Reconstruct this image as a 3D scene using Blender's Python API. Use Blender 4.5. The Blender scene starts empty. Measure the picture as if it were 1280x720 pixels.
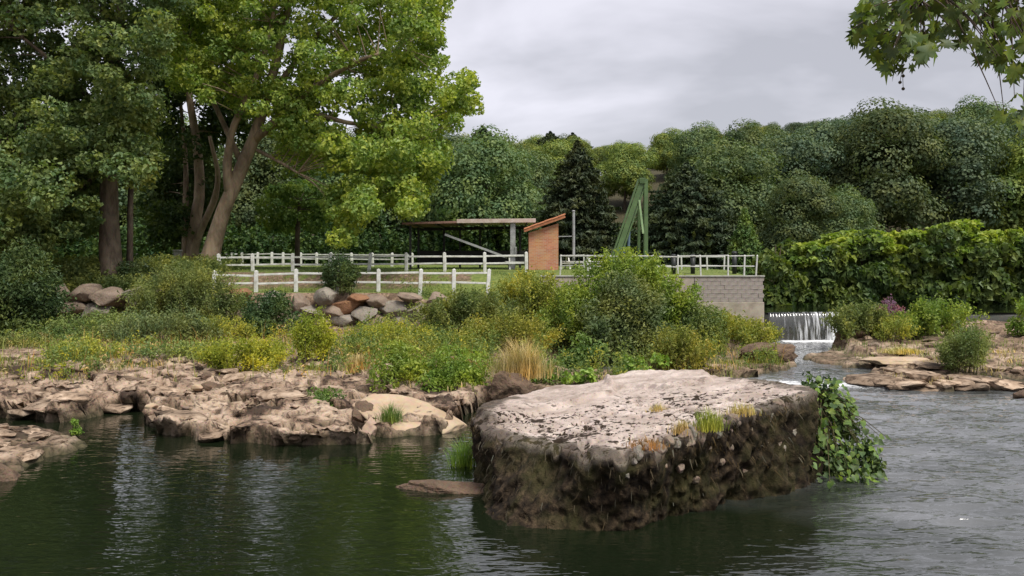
import bpy, math
import numpy as np
from mathutils import Vector, Matrix

# ------------------------------------------------------------------ camera, sky, sun, exposure
SC = bpy.context.scene
COL = SC.collection
F, EYE, HOR = 1065.0, 4.0, 325.0           # focal length in px of a 1280 px frame, eye height, horizon row
cam = bpy.data.cameras.new('camera')
cam.sensor_width = 36.0
cam.lens = 36.0 * F / 1280.0
cam.shift_y = -(360.0 - HOR) / 1280.0
cam.clip_start, cam.clip_end = 0.1, 2000.0
cam_o = bpy.data.objects.new('camera', cam)
COL.objects.link(cam_o)
cam_o.location = (0, 0, EYE)
cam_o.rotation_euler = (math.radians(90), 0, 0)
SC.camera = cam_o

SUN_EL, SUN_AZ = math.radians(58), math.radians(140)      # azimuth clockwise from +Y (view direction)
world = bpy.data.worlds.new('World')
SC.world = world
world.use_nodes = True
wn, wl = world.node_tree.nodes, world.node_tree.links
wn.clear()
w_out = wn.new('ShaderNodeOutputWorld')
sky = wn.new('ShaderNodeTexSky'); sky.sky_type = 'NISHITA'; sky.sun_disc = False
sky.sun_elevation = SUN_EL; sky.sun_rotation = SUN_AZ
bg1 = wn.new('ShaderNodeBackground'); bg1.inputs['Strength'].default_value = 0.06
wl.new(sky.outputs[0], bg1.inputs['Color'])
tc = wn.new('ShaderNodeTexCoord')
mp = wn.new('ShaderNodeMapping'); mp.inputs['Scale'].default_value = (1.0, 1.0, 3.2)
mp.inputs['Location'].default_value = (0.35, 0.1, 0.22)
wl.new(tc.outputs['Generated'], mp.inputs['Vector'])
cn = wn.new('ShaderNodeTexNoise'); cn.inputs['Scale'].default_value = 2.1
cn.inputs['Detail'].default_value = 5.0; cn.inputs['Roughness'].default_value = 0.5
cn.inputs['Distortion'].default_value = 0.35
wl.new(mp.outputs[0], cn.inputs['Vector'])
cr = wn.new('ShaderNodeValToRGB')
cr.color_ramp.elements[0].position = 0.40; cr.color_ramp.elements[0].color = (0.195, 0.193, 0.210, 1)
cr.color_ramp.elements[1].position = 0.58; cr.color_ramp.elements[1].color = (0.318, 0.311, 0.340, 1)
wl.new(cn.outputs['Fac'], cr.inputs[0])
bg2 = wn.new('ShaderNodeBackground'); bg2.inputs['Strength'].default_value = 1.0
wl.new(cr.outputs[0], bg2.inputs['Color'])
mx = wn.new('ShaderNodeMixShader'); mx.inputs[0].default_value = 0.90
wl.new(bg1.outputs[0], mx.inputs[1]); wl.new(bg2.outputs[0], mx.inputs[2])
wl.new(mx.outputs[0], w_out.inputs['Surface'])

sun = bpy.data.lights.new('sun', 'SUN'); sun.energy = 1.5; sun.angle = math.radians(24); sun.color = (1.0, 0.96, 0.88)
sun_o = bpy.data.objects.new('sun', sun); COL.objects.link(sun_o)
sd_ = Vector((math.sin(SUN_AZ) * math.cos(SUN_EL), math.cos(SUN_AZ) * math.cos(SUN_EL), math.sin(SUN_EL)))
sun_o.rotation_euler = sd_.to_track_quat('Z', 'Y').to_euler()
sun_o.location = sd_ * 60

SC.view_settings.view_transform = 'Standard'
SC.view_settings.look = 'None'
SC.view_settings.exposure = 1.5
SC.view_settings.gamma = 1.0
SC.view_settings.use_curve_mapping = False
SC.cycles.max_bounces = 6
SC.cycles.diffuse_bounces = 3
SC.cycles.glossy_bounces = 3
SC.cycles.transmission_bounces = 4
SC.cycles.transparent_max_bounces = 6
SC.cycles.caustics_reflective = False
SC.cycles.caustics_refractive = False

# ------------------------------------------------------------------ helpers
def W(px, py, d):                     # a point of the photograph put at a chosen distance
    return np.array([(px - 640.0) / F * d, d, EYE - (py - HOR) / F * d])

def WX(px, d): return (px - 640.0) / F * d
def WZ(py, d): return EYE - (py - HOR) / F * d
def onwater(px, py, z=0.0):
    d = (EYE - z) * F / (py - HOR)
    return ((px - 640.0) / F * d, d)

def rng_(s): return np.random.default_rng(s)

def _h(ix, iy, iz, s):
    with np.errstate(over='ignore'):
        a = (ix.astype(np.int64).astype(np.uint32) * np.uint32(374761393) + iy.astype(np.int64).astype(np.uint32) * np.uint32(668265263)
             + iz.astype(np.int64).astype(np.uint32) * np.uint32(2147483647 - 91) + np.uint32((s * 2654435761) & 0xffffffff))
        a = (a ^ (a >> np.uint32(13))) * np.uint32(1274126177)
        a = (a ^ (a >> np.uint32(16))) * np.uint32(2246822519)
        a = a ^ (a >> np.uint32(15))
    return a.astype(np.float64) / 4294967295.0

def vn2(x, y, s=0):
    x = np.asarray(x, float); y = np.asarray(y, float)
    ix, iy = np.floor(x), np.floor(y)
    fx, fy = x - ix, y - iy
    fx = fx * fx * (3 - 2 * fx); fy = fy * fy * (3 - 2 * fy)
    z = np.zeros_like(ix)
    a = _h(ix, iy, z, s); b = _h(ix + 1, iy, z, s); c = _h(ix, iy + 1, z, s); d = _h(ix + 1, iy + 1, z, s)
    return (a * (1 - fx) + b * fx) * (1 - fy) + (c * (1 - fx) + d * fx) * fy

def fbm(x, y, o=4, s=0, g=0.5):
    t = 0; a = 1; n = 0
    for i in range(o):
        t = t + a * vn2(x * 2 ** i + 17.3 * i, y * 2 ** i - 9.1 * i, s + i); n += a; a *= g
    return t / n

def vn3(p, s=0):
    i = np.floor(p); f = p - i; f = f * f * (3 - 2 * f)
    r = 0
    for dx in (0, 1):
        for dy in (0, 1):
            for dz in (0, 1):
                w = (f[:, 0] if dx else 1 - f[:, 0]) * (f[:, 1] if dy else 1 - f[:, 1]) * (f[:, 2] if dz else 1 - f[:, 2])
                r = r + w * _h(i[:, 0] + dx, i[:, 1] + dy, i[:, 2] + dz, s)
    return r

def fbm3(p, o=4, s=0, g=0.5):
    t = 0; a = 1; n = 0
    for i in range(o):
        t = t + a * vn3(p * 2 ** i + 11.7 * i, s + i); n += a; a *= g
    return t / n

def worley(x, y, s=0):
    ix, iy = np.floor(x), np.floor(y); f1 = np.full(x.shape, 9.); f2 = f1.copy(); cid = np.zeros(x.shape); ox = np.zeros(x.shape); oy = np.zeros(x.shape); z = np.zeros(x.shape)
    for dx in (-1, 0, 1):
        for dy in (-1, 0, 1):
            a, b = ix + dx, iy + dy
            px = a + .1 + .8 * _h(a, b, z, s); py = b + .1 + .8 * _h(a, b, z, s + 7); d = np.hypot(x - px, y - py)
            n = d < f1; f2 = np.where(n, f1, np.minimum(f2, d)); cid = np.where(n, _h(a, b, z, s + 13), cid); ox = np.where(n, x - px, ox); oy = np.where(n, y - py, oy); f1 = np.where(n, d, f1)
    return f1, f2 - f1, cid, ox, oy

def sstep(a, b, x):
    t = np.clip((np.asarray(x, float) - a) / (b - a), 0, 1)
    return t * t * (3 - 2 * t)

def norm(v): return v / np.maximum(np.linalg.norm(v, axis=-1, keepdims=True), 1e-9)

def mesh(name, V, Q=None, T=None, mat=None, smooth=False):
    V = np.asarray(V, np.float32).reshape(-1, 3)
    parts = []; starts = []; k = 0
    if Q is not None and len(Q):
        Q = np.asarray(Q, np.int32).reshape(-1, 4); parts.append(Q.ravel()); starts.append(np.arange(len(Q)) * 4); k = Q.size
    if T is not None and len(T):
        T = np.asarray(T, np.int32).reshape(-1, 3); parts.append(T.ravel()); starts.append(k + np.arange(len(T)) * 3)
    L = np.concatenate(parts).astype(np.int32); S = np.concatenate(starts).astype(np.int32)
    me = bpy.data.meshes.new(name)
    me.vertices.add(len(V)); me.vertices.foreach_set('co', V.ravel())
    me.loops.add(len(L)); me.loops.foreach_set('vertex_index', L)
    me.polygons.add(len(S)); me.polygons.foreach_set('loop_start', S)
    me.update(calc_edges=True)
    me.polygons.foreach_set('use_smooth', np.full(len(S), smooth, bool))
    if mat is not None: me.materials.append(mat)
    return me

def attr(me, name, vals):             # per-vertex colour attribute
    a = me.color_attributes.new(name, 'FLOAT_COLOR', 'POINT')
    c = np.ones((len(me.vertices), 4), np.float32); c[:, :vals.shape[1]] = vals
    a.data.foreach_set('color', c.ravel())

def link(name, me, parent=None, loc=None):
    o = bpy.data.objects.new(name, me); COL.objects.link(o)
    if parent is not None: o.parent = parent
    if loc is not None: o.location = loc
    return o

def tag(o, label=None, cat=None, group=None, kind=None):
    if label: o['label'] = label
    if cat: o['category'] = cat
    if group: o['group'] = group
    if kind: o['kind'] = kind
    return o

def thing(name, label, cat, loc, group=None, rz=0.0):
    o = bpy.data.objects.new(name, None); COL.objects.link(o)
    o.empty_display_size = 0.2
    o.location = loc; o.rotation_euler = (0, 0, rz)
    return tag(o, label, cat, group)

class MB:                             # collects shapes, then links them as one mesh
    def __init__(s): s.V = []; s.Q = []; s.T = []; s.n = 0
    def add(s, V, Q=None, T=None):
        V = np.asarray(V, float).reshape(-1, 3)
        if Q is not None and len(Q): s.Q.append(np.asarray(Q).reshape(-1, 4) + s.n)
        if T is not None and len(T): s.T.append(np.asarray(T).reshape(-1, 3) + s.n)
        s.V.append(V); s.n += len(V); return s
    def box(s, c, size, R=None, bev=0.0):
        x, y, z = np.array(size, float) / 2
        if bev <= 0:
            V = np.array([[sx * x, sy * y, sz * z] for sx in (-1, 1) for sy in (-1, 1) for sz in (-1, 1)])
            Q = [[0, 1, 3, 2], [4, 6, 7, 5], [0, 4, 5, 1], [2, 3, 7, 6], [0, 2, 6, 4], [1, 5, 7, 3]]
            T = None
        else:
            b = min(bev, x * .9, y * .9, z * .9)
            V = []; idx = {}
            for sx in (-1, 1):
                for sy in (-1, 1):
                    for sz in (-1, 1):
                        for ax in range(3):
                            e = np.array([x, y, z]) - b; e[ax] += b
                            idx[(sx, sy, sz, ax)] = len(V); V.append(e * (sx, sy, sz))
            V = np.array(V); Q = []; T = []
            def q(*k): Q.append([idx[i] for i in k])
            for a in (-1, 1):
                q((a, -1, -1, 0), (a, 1, -1, 0), (a, 1, 1, 0), (a, -1, 1, 0))
                q((-1, a, -1, 1), (1, a, -1, 1), (1, a, 1, 1), (-1, a, 1, 1))
                q((-1, -1, a, 2), (1, -1, a, 2), (1, 1, a, 2), (-1, 1, a, 2))
                for c2 in (-1, 1):
                    q((a, c2, -1, 0), (a, c2, 1, 0), (a, c2, 1, 1), (a, c2, -1, 1))
                    q((a, -1, c2, 0), (a, 1, c2, 0), (a, 1, c2, 2), (a, -1, c2, 2))
                    q((-1, a, c2, 1), (1, a, c2, 1), (1, a, c2, 2), (-1, a, c2, 2))
                    for c3 in (-1, 1): T.append([idx[(a, c2, c3, i)] for i in range(3)])
        if R is not None: V = V @ np.array(R).T
        return s.add(V + np.array(c, float), Q, T)
    def beam(s, a, b, w, h, bev=0.0):     # box from a to b, w sideways, h upwards
        a = np.array(a, float); b = np.array(b, float); d = b - a; L = np.linalg.norm(d); d /= L
        up = np.array([0, 0, 1.0]) if abs(d[2]) < .95 else np.array([0, 1.0, 0])
        sd = norm(np.cross(up, d)); u = np.cross(d, sd)
        return s.box((a + b) / 2, (L, w, h), np.stack([d, sd, u], 1), bev)
    def tube(s, pts, rad, sides=8, cap=True, wob=0.0, seed=0):
        P = np.array(pts, float); n = len(P); R = np.broadcast_to(np.array(rad, float), (n,))
        t = norm(np.gradient(P, axis=0)); u = np.array([1.0, 0, 0]) if abs(t[0][0]) < .8 else np.array([0, 1.0, 0])
        ang = np.linspace(0, 2 * np.pi, sides, endpoint=False); V = []
        r = rng_(seed)
        for i in range(n):
            u = norm(u - t[i] * np.dot(u, t[i])); v = np.cross(t[i], u)
            k = 1 + wob * (r.random(sides) - .5)
            V.append(P[i] + (np.cos(ang)[:, None] * u + np.sin(ang)[:, None] * v) * R[i] * k[:, None])
        V = np.concatenate(V); Q = []
        for i in range(n - 1):
            for j in range(sides):
                k = (j + 1) % sides
                Q.append([i * sides + j, i * sides + k, (i + 1) * sides + k, (i + 1) * sides + j])
        T = []
        if cap:
            V = np.concatenate([V, P[:1], P[-1:]]); a = n * sides
            for j in range(sides):
                k = (j + 1) % sides
                T.append([a, k, j]); T.append([a + 1, (n - 1) * sides + j, (n - 1) * sides + k])
        return s.add(V, Q, T)
    def mesh(s, name, mat, smooth=False):
        return mesh(name, np.concatenate(s.V), np.concatenate(s.Q) if s.Q else None, np.concatenate(s.T) if s.T else None, mat, smooth)
    def build(s, name, mat, parent=None, smooth=False, loc=None):
        return link(name, s.mesh(name, mat, smooth), parent, loc)

def curve_pts(pts, n):                # smooth path through points (Catmull-Rom)
    P = np.array(pts, float); P = np.vstack([2 * P[0] - P[1], P, 2 * P[-1] - P[-2]]); out = []
    m = len(P) - 3
    for i in np.linspace(0, m - 1e-6, n):
        k = int(i); t = i - k; a, b, c, d = P[k:k + 4]
        out.append(.5 * ((2 * b) + (c - a) * t + (2 * a - 5 * b + 4 * c - d) * t ** 2 + (3 * b - a - 3 * c + d) * t ** 3))
    return np.array(out)

# ------------------------------------------------------------------ materials
def newmat(name):
    m = bpy.data.materials.new(name); m.use_nodes = True
    n = m.node_tree.nodes; n.clear()
    o = n.new('ShaderNodeOutputMaterial')
    return m, n, m.node_tree.links, o

def ramp(n, stops):
    r = n.new('ShaderNodeValToRGB'); e = r.color_ramp.elements
    e[0].position, e[0].color = stops[0][0], (*stops[0][1], 1)
    e[1].position, e[1].color = stops[-1][0], (*stops[-1][1], 1)
    for p, c in stops[1:-1]:
        x = e.new(p); x.color = (*c, 1)
    return r

def noise(n, l, vec, scale, detail=4, rough=.55, dist=0.0):
    t = n.new('ShaderNodeTexNoise'); t.inputs['Scale'].default_value = scale
    t.inputs['Detail'].default_value = detail; t.inputs['Roughness'].default_value = rough; t.inputs['Distortion'].default_value = dist
    if vec is not None: l.new(vec, t.inputs['Vector'])
    return t

def mixc(n, l, fac, a, b, mode='MIX'):
    m = n.new('ShaderNodeMix'); m.data_type = 'RGBA'; m.blend_type = mode
    for i, v in ((0, fac), (6, a), (7, b)):
        if isinstance(v, (int, float)): m.inputs[i].default_value = v
        elif isinstance(v, tuple): m.inputs[i].default_value = (*v, 1)
        else: l.new(v, m.inputs[i])
    return m.outputs[2]

def math_(n, l, op, a, b=None, clamp=False):
    m = n.new('ShaderNodeMath'); m.operation = op; m.use_clamp = clamp
    for i, v in ((0, a), (1, b)):
        if v is None: continue
        if isinstance(v, (int, float)): m.inputs[i].default_value = v
        else: l.new(v, m.inputs[i])
    return m.outputs[0]

def bump(n, l, h, strength=.3, dist=.05):
    b = n.new('ShaderNodeBump'); b.inputs['Strength'].default_value = strength; b.inputs['Distance'].default_value = dist
    l.new(h, b.inputs['Height']); return b.outputs[0]

def bsdf(n, l, o, col, rough=.8, nrm=None, spec=.3, metal=0.0):
    p = n.new('ShaderNodeBsdfPrincipled')
    if isinstance(col, tuple): p.inputs['Base Color'].default_value = (*col, 1)
    else: l.new(col, p.inputs['Base Color'])
    if isinstance(rough, (int, float)): p.inputs['Roughness'].default_value = rough
    else: l.new(rough, p.inputs['Roughness'])
    p.inputs['Specular IOR Level'].default_value = spec
    p.inputs['Metallic'].default_value = metal
    if nrm is not None: l.new(nrm, p.inputs['Normal'])
    l.new(p.outputs[0], o.inputs['Surface']); return p

def worn(name, base, dark, scale=6.0, rough=.75, bs=.25, amount=.5, metal=0.0, bd=.02):
    """plain surface with stains, grain and fine relief"""
    m, n, l, o = newmat(name)
    c = n.new('ShaderNodeTexCoord').outputs['Object']
    t1 = noise(n, l, c, scale, 6, .6, .3); t2 = noise(n, l, c, scale * 7, 5, .6)
    r = ramp(n, [(max(.5 - amount * .5, .02), dark), (.62, base)]); l.new(t1.outputs['Fac'], r.inputs[0])
    col = mixc(n, l, .35, r.outputs[0], t2.outputs['Color'], 'SOFT_LIGHT')
    bsdf(n, l, o, col, rough, bump(n, l, t2.outputs['Fac'], bs, bd), .3, metal)
    return m

def leafmat(name, a, b, tr=.35, var=.25, rough=.45, gloss=.018, k=1.85):
    """leaf: diffuse + light through the blade, each leaf its own tint between a and b"""
    m, n, l, o = newmat(name)
    g = n.new('ShaderNodeNewGeometry'); oi = n.new('ShaderNodeObjectInfo')
    r = ramp(n, [(.0, tuple(v * k for v in a)), (1., tuple(v * k for v in b))]); l.new(g.outputs['Random Per Island'], r.inputs[0])
    hs = n.new('ShaderNodeHueSaturation')
    tco = n.new('ShaderNodeTexCoord'); pn = noise(n, l, tco.outputs['Object'], .9, 2, .5)
    pr = ramp(n, [(.34, (.62, .74, .85)), (.5, (1, 1, 1)), (.66, (1.38, 1.2, .85))]); l.new(pn.outputs['Fac'], pr.inputs[0])
    l.new(mixc(n, l, 1.0, r.outputs[0], pr.outputs[0], 'MULTIPLY'), hs.inputs['Color'])
    v = math_(n, l, 'MULTIPLY_ADD', oi.outputs['Random'], var); v.node.inputs[2].default_value = 1 - var / 2
    l.new(v, hs.inputs['Value'])
    hu = math_(n, l, 'MULTIPLY_ADD', oi.outputs['Random'], .03); hu.node.inputs[2].default_value = .485
    l.new(hu, hs.inputs['Hue'])
    d = n.new('ShaderNodeBsdfDiffuse'); t = n.new('ShaderNodeBsdfTranslucent'); gl = n.new('ShaderNodeBsdfGlossy')
    l.new(hs.outputs[0], d.inputs['Color'])
    tcx = mixc(n, l, 1.0, hs.outputs[0], (1.12, 1.25, .5), 'MULTIPLY'); l.new(tcx, t.inputs['Color'])
    gl.inputs['Roughness'].default_value = rough; gl.inputs['Color'].default_value = (.8, .9, .8, 1)
    m1 = n.new('ShaderNodeMixShader'); m1.inputs[0].default_value = tr
    l.new(d.outputs[0], m1.inputs[1]); l.new(t.outputs[0], m1.inputs[2])
    m2 = n.new('ShaderNodeMixShader'); m2.inputs[0].default_value = gloss
    l.new(m1.outputs[0], m2.inputs[1]); l.new(gl.outputs[0], m2.inputs[2])
    l.new(m2.outputs[0], o.inputs['Surface'])
    return m

def bark(name, a, b, scale=3.0):
    m, n, l, o = newmat(name)
    c = n.new('ShaderNodeTexCoord').outputs['Object']
    mpn = n.new('ShaderNodeMapping'); mpn.inputs['Scale'].default_value = (1, 1, .35); l.new(c, mpn.inputs[0])
    t = noise(n, l, mpn.outputs[0], scale, 6, .65, .6); t2 = noise(n, l, mpn.outputs[0], scale * 6, 5, .6)
    r = ramp(n, [(.36, a), (.6, b)]); l.new(t.outputs['Fac'], r.inputs[0])
    col = mixc(n, l, .4, r.outputs[0], t2.outputs['Color'], 'SOFT_LIGHT')
    bsdf(n, l, o, col, .85, bump(n, l, t2.outputs['Fac'], .6, .05), .2)
    return m

M = {}
M['leaf_plane'] = leafmat('leaf_plane', (.09, .13, .025), (.225, .255, .06), .42, .1)
M['leaf_acacia'] = leafmat('leaf_acacia', (.052, .09, .032), (.125, .17, .06), .35, .15)
M['leaf_ivy'] = leafmat('leaf_ivy', (.018, .035, .012), (.05, .075, .022), .25, .2)
M['leaf_wood'] = leafmat('leaf_wood', (.052, .074, .030), (.075, .10, .04), .3, .5)
M['leaf_wood_light'] = leafmat('leaf_wood_light', (.085, .105, .025), (.115, .135, .036), .3, .4)
M['leaf_wood_blue'] = leafmat('leaf_wood_blue', (.044, .064, .036), (.06, .083, .046), .25, .3)
M['needle'] = leafmat('needle', (.020, .028, .015), (.036, .046, .022), .15, .2)
M['needle_light'] = leafmat('needle_light', (.05, .085, .025), (.10, .14, .04), .2, .2)
M['leaf_bright'] = leafmat('leaf_bright', (.085, .135, .022), (.19, .24, .05), .4, .2)
M['leaf_green'] = leafmat('leaf_green', (.055, .095, .025), (.13, .18, .05), .35, .25)
M['leaf_mid'] = leafmat('leaf_mid', (.07, .095, .028), (.16, .18, .055), .35, .25)
M['leaf_sage'] = leafmat('leaf_sage', (.055, .075, .028), (.125, .145, .055), .3, .2)
M['leaf_dark'] = leafmat('leaf_dark', (.026, .047, .017), (.07, .095, .034), .3, .2)
M['leaf_yellow'] = leafmat('leaf_yellow', (.14, .16, .02), (.30, .28, .04), .4, .1)
M['leaf_olive'] = leafmat('leaf_olive', (.12, .14, .025), (.24, .23, .05), .35, .15)
M['leaf_straw'] = leafmat('leaf_straw', (.20, .15, .06), (.42, .34, .16), .3, .1)
M['leaf_rust'] = leafmat('leaf_rust', (.16, .09, .03), (.30, .17, .06), .3, .1)
M['leaf_root'] = leafmat('leaf_root', (.012, .008, .005), (.045, .03, .017), .1, .1)
M['leaf_purple'] = leafmat('leaf_purple', (.16, .07, .12), (.30, .15, .22), .3, .1)
M['leaf_hedge'] = leafmat('leaf_hedge', (.03, .055, .016), (.085, .12, .035), .35, .1)
M['leaf_fore'] = leafmat('leaf_fore', (.05, .075, .014), (.11, .135, .024), .42, .7)
M['leaf_fore_dark'] = leafmat('leaf_fore_dark', (.02, .034, .010), (.048, .062, .017), .3, .6)
M['leaf_fore_brown'] = leafmat('leaf_fore_brown', (.10, .07, .02), (.16, .10, .03), .4, .3)
M['bark_plane'] = bark('bark_plane', (.17, .125, .085), (.36, .275, .19), 2.2)
M['bark_dark'] = bark('bark_dark', (.05, .038, .028), (.13, .10, .075), 3.0)
M['bark_red'] = bark('bark_red', (.085, .065, .047), (.20, .155, .115), 3.0)
M['stem'] = bark('stem', (.06, .06, .025), (.12, .10, .05), 9.0)
M['white_paint'] = worn('white_paint', (.74, .74, .71), (.38, .38, .32), 3.0, .6, .15, .5)
M['grey_concrete'] = worn('grey_concrete', (.36, .35, .32), (.17, .17, .13), 2.5, .85, .3, .6)
M['pale_concrete'] = worn('pale_concrete', (.40, .35, .285), (.20, .17, .13), 1.6, .85, .3, .6)
M['block_concrete'] = worn('block_concrete', (.34, .30, .27), (.17, .15, .135), 2.2, .9, .4, .7)
M['weir_concrete'] = worn('weir_concrete', (.07, .07, .06), (.03, .033, .026), 2.0, .6, .5, .6)
M['metal_pale'] = worn('metal_pale', (.62, .63, .60), (.45, .45, .40), 5.0, .5, .1, .3, .1)
M['metal_grey'] = worn('metal_grey', (.40, .41, .41), (.25, .25, .25), 5.0, .5, .1, .4, .3)
M['metal_dark'] = worn('metal_dark', (.035, .036, .036), (.02, .02, .02), 5.0, .6, .1, .4, .2)
M['metal_blue'] = worn('metal_blue', (.14, .21, .28), (.09, .13, .18), 5.0, .6, .1, .4, .1)
M['green_paint'] = worn('green_paint', (.10, .165, .065), (.06, .10, .045), 2.5, .5, .15, .5)
M['green_paint_pale'] = worn('green_paint_pale', (.30, .42, .22), (.20, .30, .15), 2.5, .5, .15, .5)
M['roof_red'] = worn('roof_red', (.26, .15, .12), (.15, .08, .06), 4.0, .8, .2, .5)
M['roof_pale'] = worn('roof_pale', (.55, .46, .42), (.36, .25, .2), 3.0, .7, .2, .5)
M['tile_red'] = worn('tile_red', (.42, .17, .085), (.22, .09, .05), 5.0, .85, .3, .5)
M['wood_grey'] = worn('wood_grey', (.40, .37, .33), (.22, .2, .17), 5.0, .8, .3, .5)
M['plastic_dark'] = worn('plastic_dark', (.03, .034, .032), (.02, .02, .02), 4.0, .45, .05, .3)
M['boulder'] = worn('boulder', (.29, .255, .21), (.10, .085, .065), 2.2, .9, .8, .8, 0, .05)
M['boulder_warm'] = worn('boulder_warm', (.28, .215, .165), (.12, .085, .06), 2.2, .9, .8, .8, 0, .05)
M['boulder_rust'] = worn('boulder_rust', (.27, .14, .075), (.13, .065, .035), 2.6, .9, .8, .8, 0, .05)
M['slab_tan'] = worn('slab_tan', (.47, .36, .25), (.30, .21, .13), 1.1, .85, .35, .6, 0, .02)
M['rock_brown'] = worn('rock_brown', (.17, .115, .078), (.045, .03, .02), 2.6, .95, .9, .9, 0, .06)
M['rock_pink'] = worn('rock_pink', (.44, .32, .24), (.20, .13, .09), 2.0, .9, .5, .8, 0, .03)
M['seed_ball'] = worn('seed_ball', (.05, .04, .02), (.025, .02, .01), 20.0, .9, .8, .6)

# brick for the hut: courses about two pixels high stay in the material
m, n, l, o = newmat('brick_face')
c = n.new('ShaderNodeTexCoord').outputs['Object']
br = n.new('ShaderNodeTexBrick'); br.inputs['Scale'].default_value = 1.0
br.inputs['Brick Width'].default_value = .24; br.inputs['Row Height'].default_value = .08
br.inputs['Mortar Size'].default_value = .008; br.inputs['Bias'].default_value = 0
br.inputs['Color1'].default_value = (.42, .165, .085, 1); br.inputs['Color2'].default_value = (.52, .24, .13, 1)
br.inputs['Mortar'].default_value = (.42, .33, .25, 1)
mpn = n.new('ShaderNodeMapping'); mpn.inputs['Rotation'].default_value = (math.radians(90), 0, 0)
l.new(c, mpn.inputs[0]); l.new(mpn.outputs[0], br.inputs['Vector'])
tn = noise(n, l, c, 1.6, 5, .6)
col = mixc(n, l, .5, br.outputs['Color'], tn.outputs['Color'], 'SOFT_LIGHT')
bsdf(n, l, o, col, .9, bump(n, l, br.outputs['Fac'], -.3, .01), .2)
M['brick_face'] = m

# terrain: zone.r bare rock, zone.g lawn, zone.b weedy soil, remainder wet river bed and painted undercut shade
m, n, l, o = newmat('terrain')
za = n.new('ShaderNodeVertexColor'); za.layer_name = 'zone'
sp = n.new('ShaderNodeSeparateColor'); l.new(za.outputs['Color'], sp.inputs[0])
c = n.new('ShaderNodeTexCoord').outputs['Object']
t1 = noise(n, l, c, 1.1, 8, .62, .5); t2 = noise(n, l, c, 6.0, 7, .65, .4); t3 = noise(n, l, c, 28.0, 5, .6)
rk = ramp(n, [(.40, (.06, .04, .028)), (.47, (.26, .18, .125)), (.62, (.48, .365, .27))]); l.new(t1.outputs['Fac'], rk.inputs[0])
sp2 = ramp(n, [(.38, (.05, .034, .022)), (.50, (1, 1, 1))]); l.new(t2.outputs['Fac'], sp2.inputs[0])
rock = mixc(n, l, .72, rk.outputs[0], sp2.outputs[0], 'MULTIPLY')
rock = mixc(n, l, .5, rock, t3.outputs['Color'], 'SOFT_LIGHT')
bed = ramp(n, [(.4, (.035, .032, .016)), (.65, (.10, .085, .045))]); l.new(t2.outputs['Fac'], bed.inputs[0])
grs = ramp(n, [(.35, (.09, .13, .03)), (.6, (.17, .20, .05)), (.75, (.25, .25, .09))]); l.new(t2.outputs['Fac'], grs.inputs[0])
soil = ramp(n, [(.38, (.09, .06, .04)), (.55, (.22, .15, .10)), (.68, (.38, .28, .19))]); l.new(t2.outputs['Fac'], soil.inputs[0])
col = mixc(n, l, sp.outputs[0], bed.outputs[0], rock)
col = mixc(n, l, sp.outputs[1], col, grs.outputs[0])
col = mixc(n, l, sp.outputs[2], col, soil.outputs[0])
hb = math_(n, l, 'ADD', t2.outputs['Fac'], math_(n, l, 'MULTIPLY', t3.outputs['Fac'], .4))
bsdf(n, l, o, col, .88, bump(n, l, hb, .7, .06), .25)
M['terrain'] = m

# water; attribute: r = roughness of the surface (riffle) and painted sky sheen, g = foam
m, n, l, o = newmat('river_water')
za = n.new('ShaderNodeVertexColor'); za.layer_name = 'flow'
sp = n.new('ShaderNodeSeparateColor'); l.new(za.outputs['Color'], sp.inputs[0])
c = n.new('ShaderNodeTexCoord').outputs['Object']
mpn = n.new('ShaderNodeMapping'); mpn.inputs['Scale'].default_value = (1.0, 2.6, 1.0); l.new(c, mpn.inputs[0])
t1 = noise(n, l, mpn.outputs[0], 2.3, 1.5, .5, .4); t2 = noise(n, l, mpn.outputs[0], 5.5, 1, .5, .3)
hb = math_(n, l, 'ADD', t1.outputs['Fac'], math_(n, l, 'MULTIPLY', t2.outputs['Fac'], .35))
bp = n.new('ShaderNodeBump'); l.new(hb, bp.inputs['Height']); bp.inputs['Distance'].default_value = .05
st = math_(n, l, 'MULTIPLY_ADD', sp.outputs[0], 1.1); st.node.inputs[2].default_value = .10; l.new(st, bp.inputs['Strength'])
p = bsdf(n, l, o, (.014, .017, .008), .04, bp.outputs[0], .5); p.inputs['IOR'].default_value = 1.7
l.new(mixc(n, l, math_(n, l, 'MULTIPLY_ADD', sp.outputs[0], 1.2, True), (.008, .0125, .0055), (.20, .205, .215)), p.inputs['Base Color'])  # paler base on rough water paints in silvery sky reflection
p.inputs['Base Color'].links[0].from_node.inputs[0].links[0].from_node.inputs[2].default_value = -.35
f1 = noise(n, l, mpn.outputs[0], 7.0, 6, .7, .8)
ff = math_(n, l, 'SUBTRACT', math_(n, l, 'ADD', f1.outputs['Fac'], sp.outputs[1]), 1.0)
ff = math_(n, l, 'MULTIPLY', ff, 5.0, True)
fo = n.new('ShaderNodeBsdfDiffuse'); fo.inputs['Color'].default_value = (.72, .73, .75, 1)
ms = n.new('ShaderNodeMixShader'); l.new(ff, ms.inputs[0]); l.new(p.outputs[0], ms.inputs[1]); l.new(fo.outputs[0], ms.inputs[2])
l.new(ms.outputs[0], o.inputs['Surface'])
M['river_water'] = m

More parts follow.
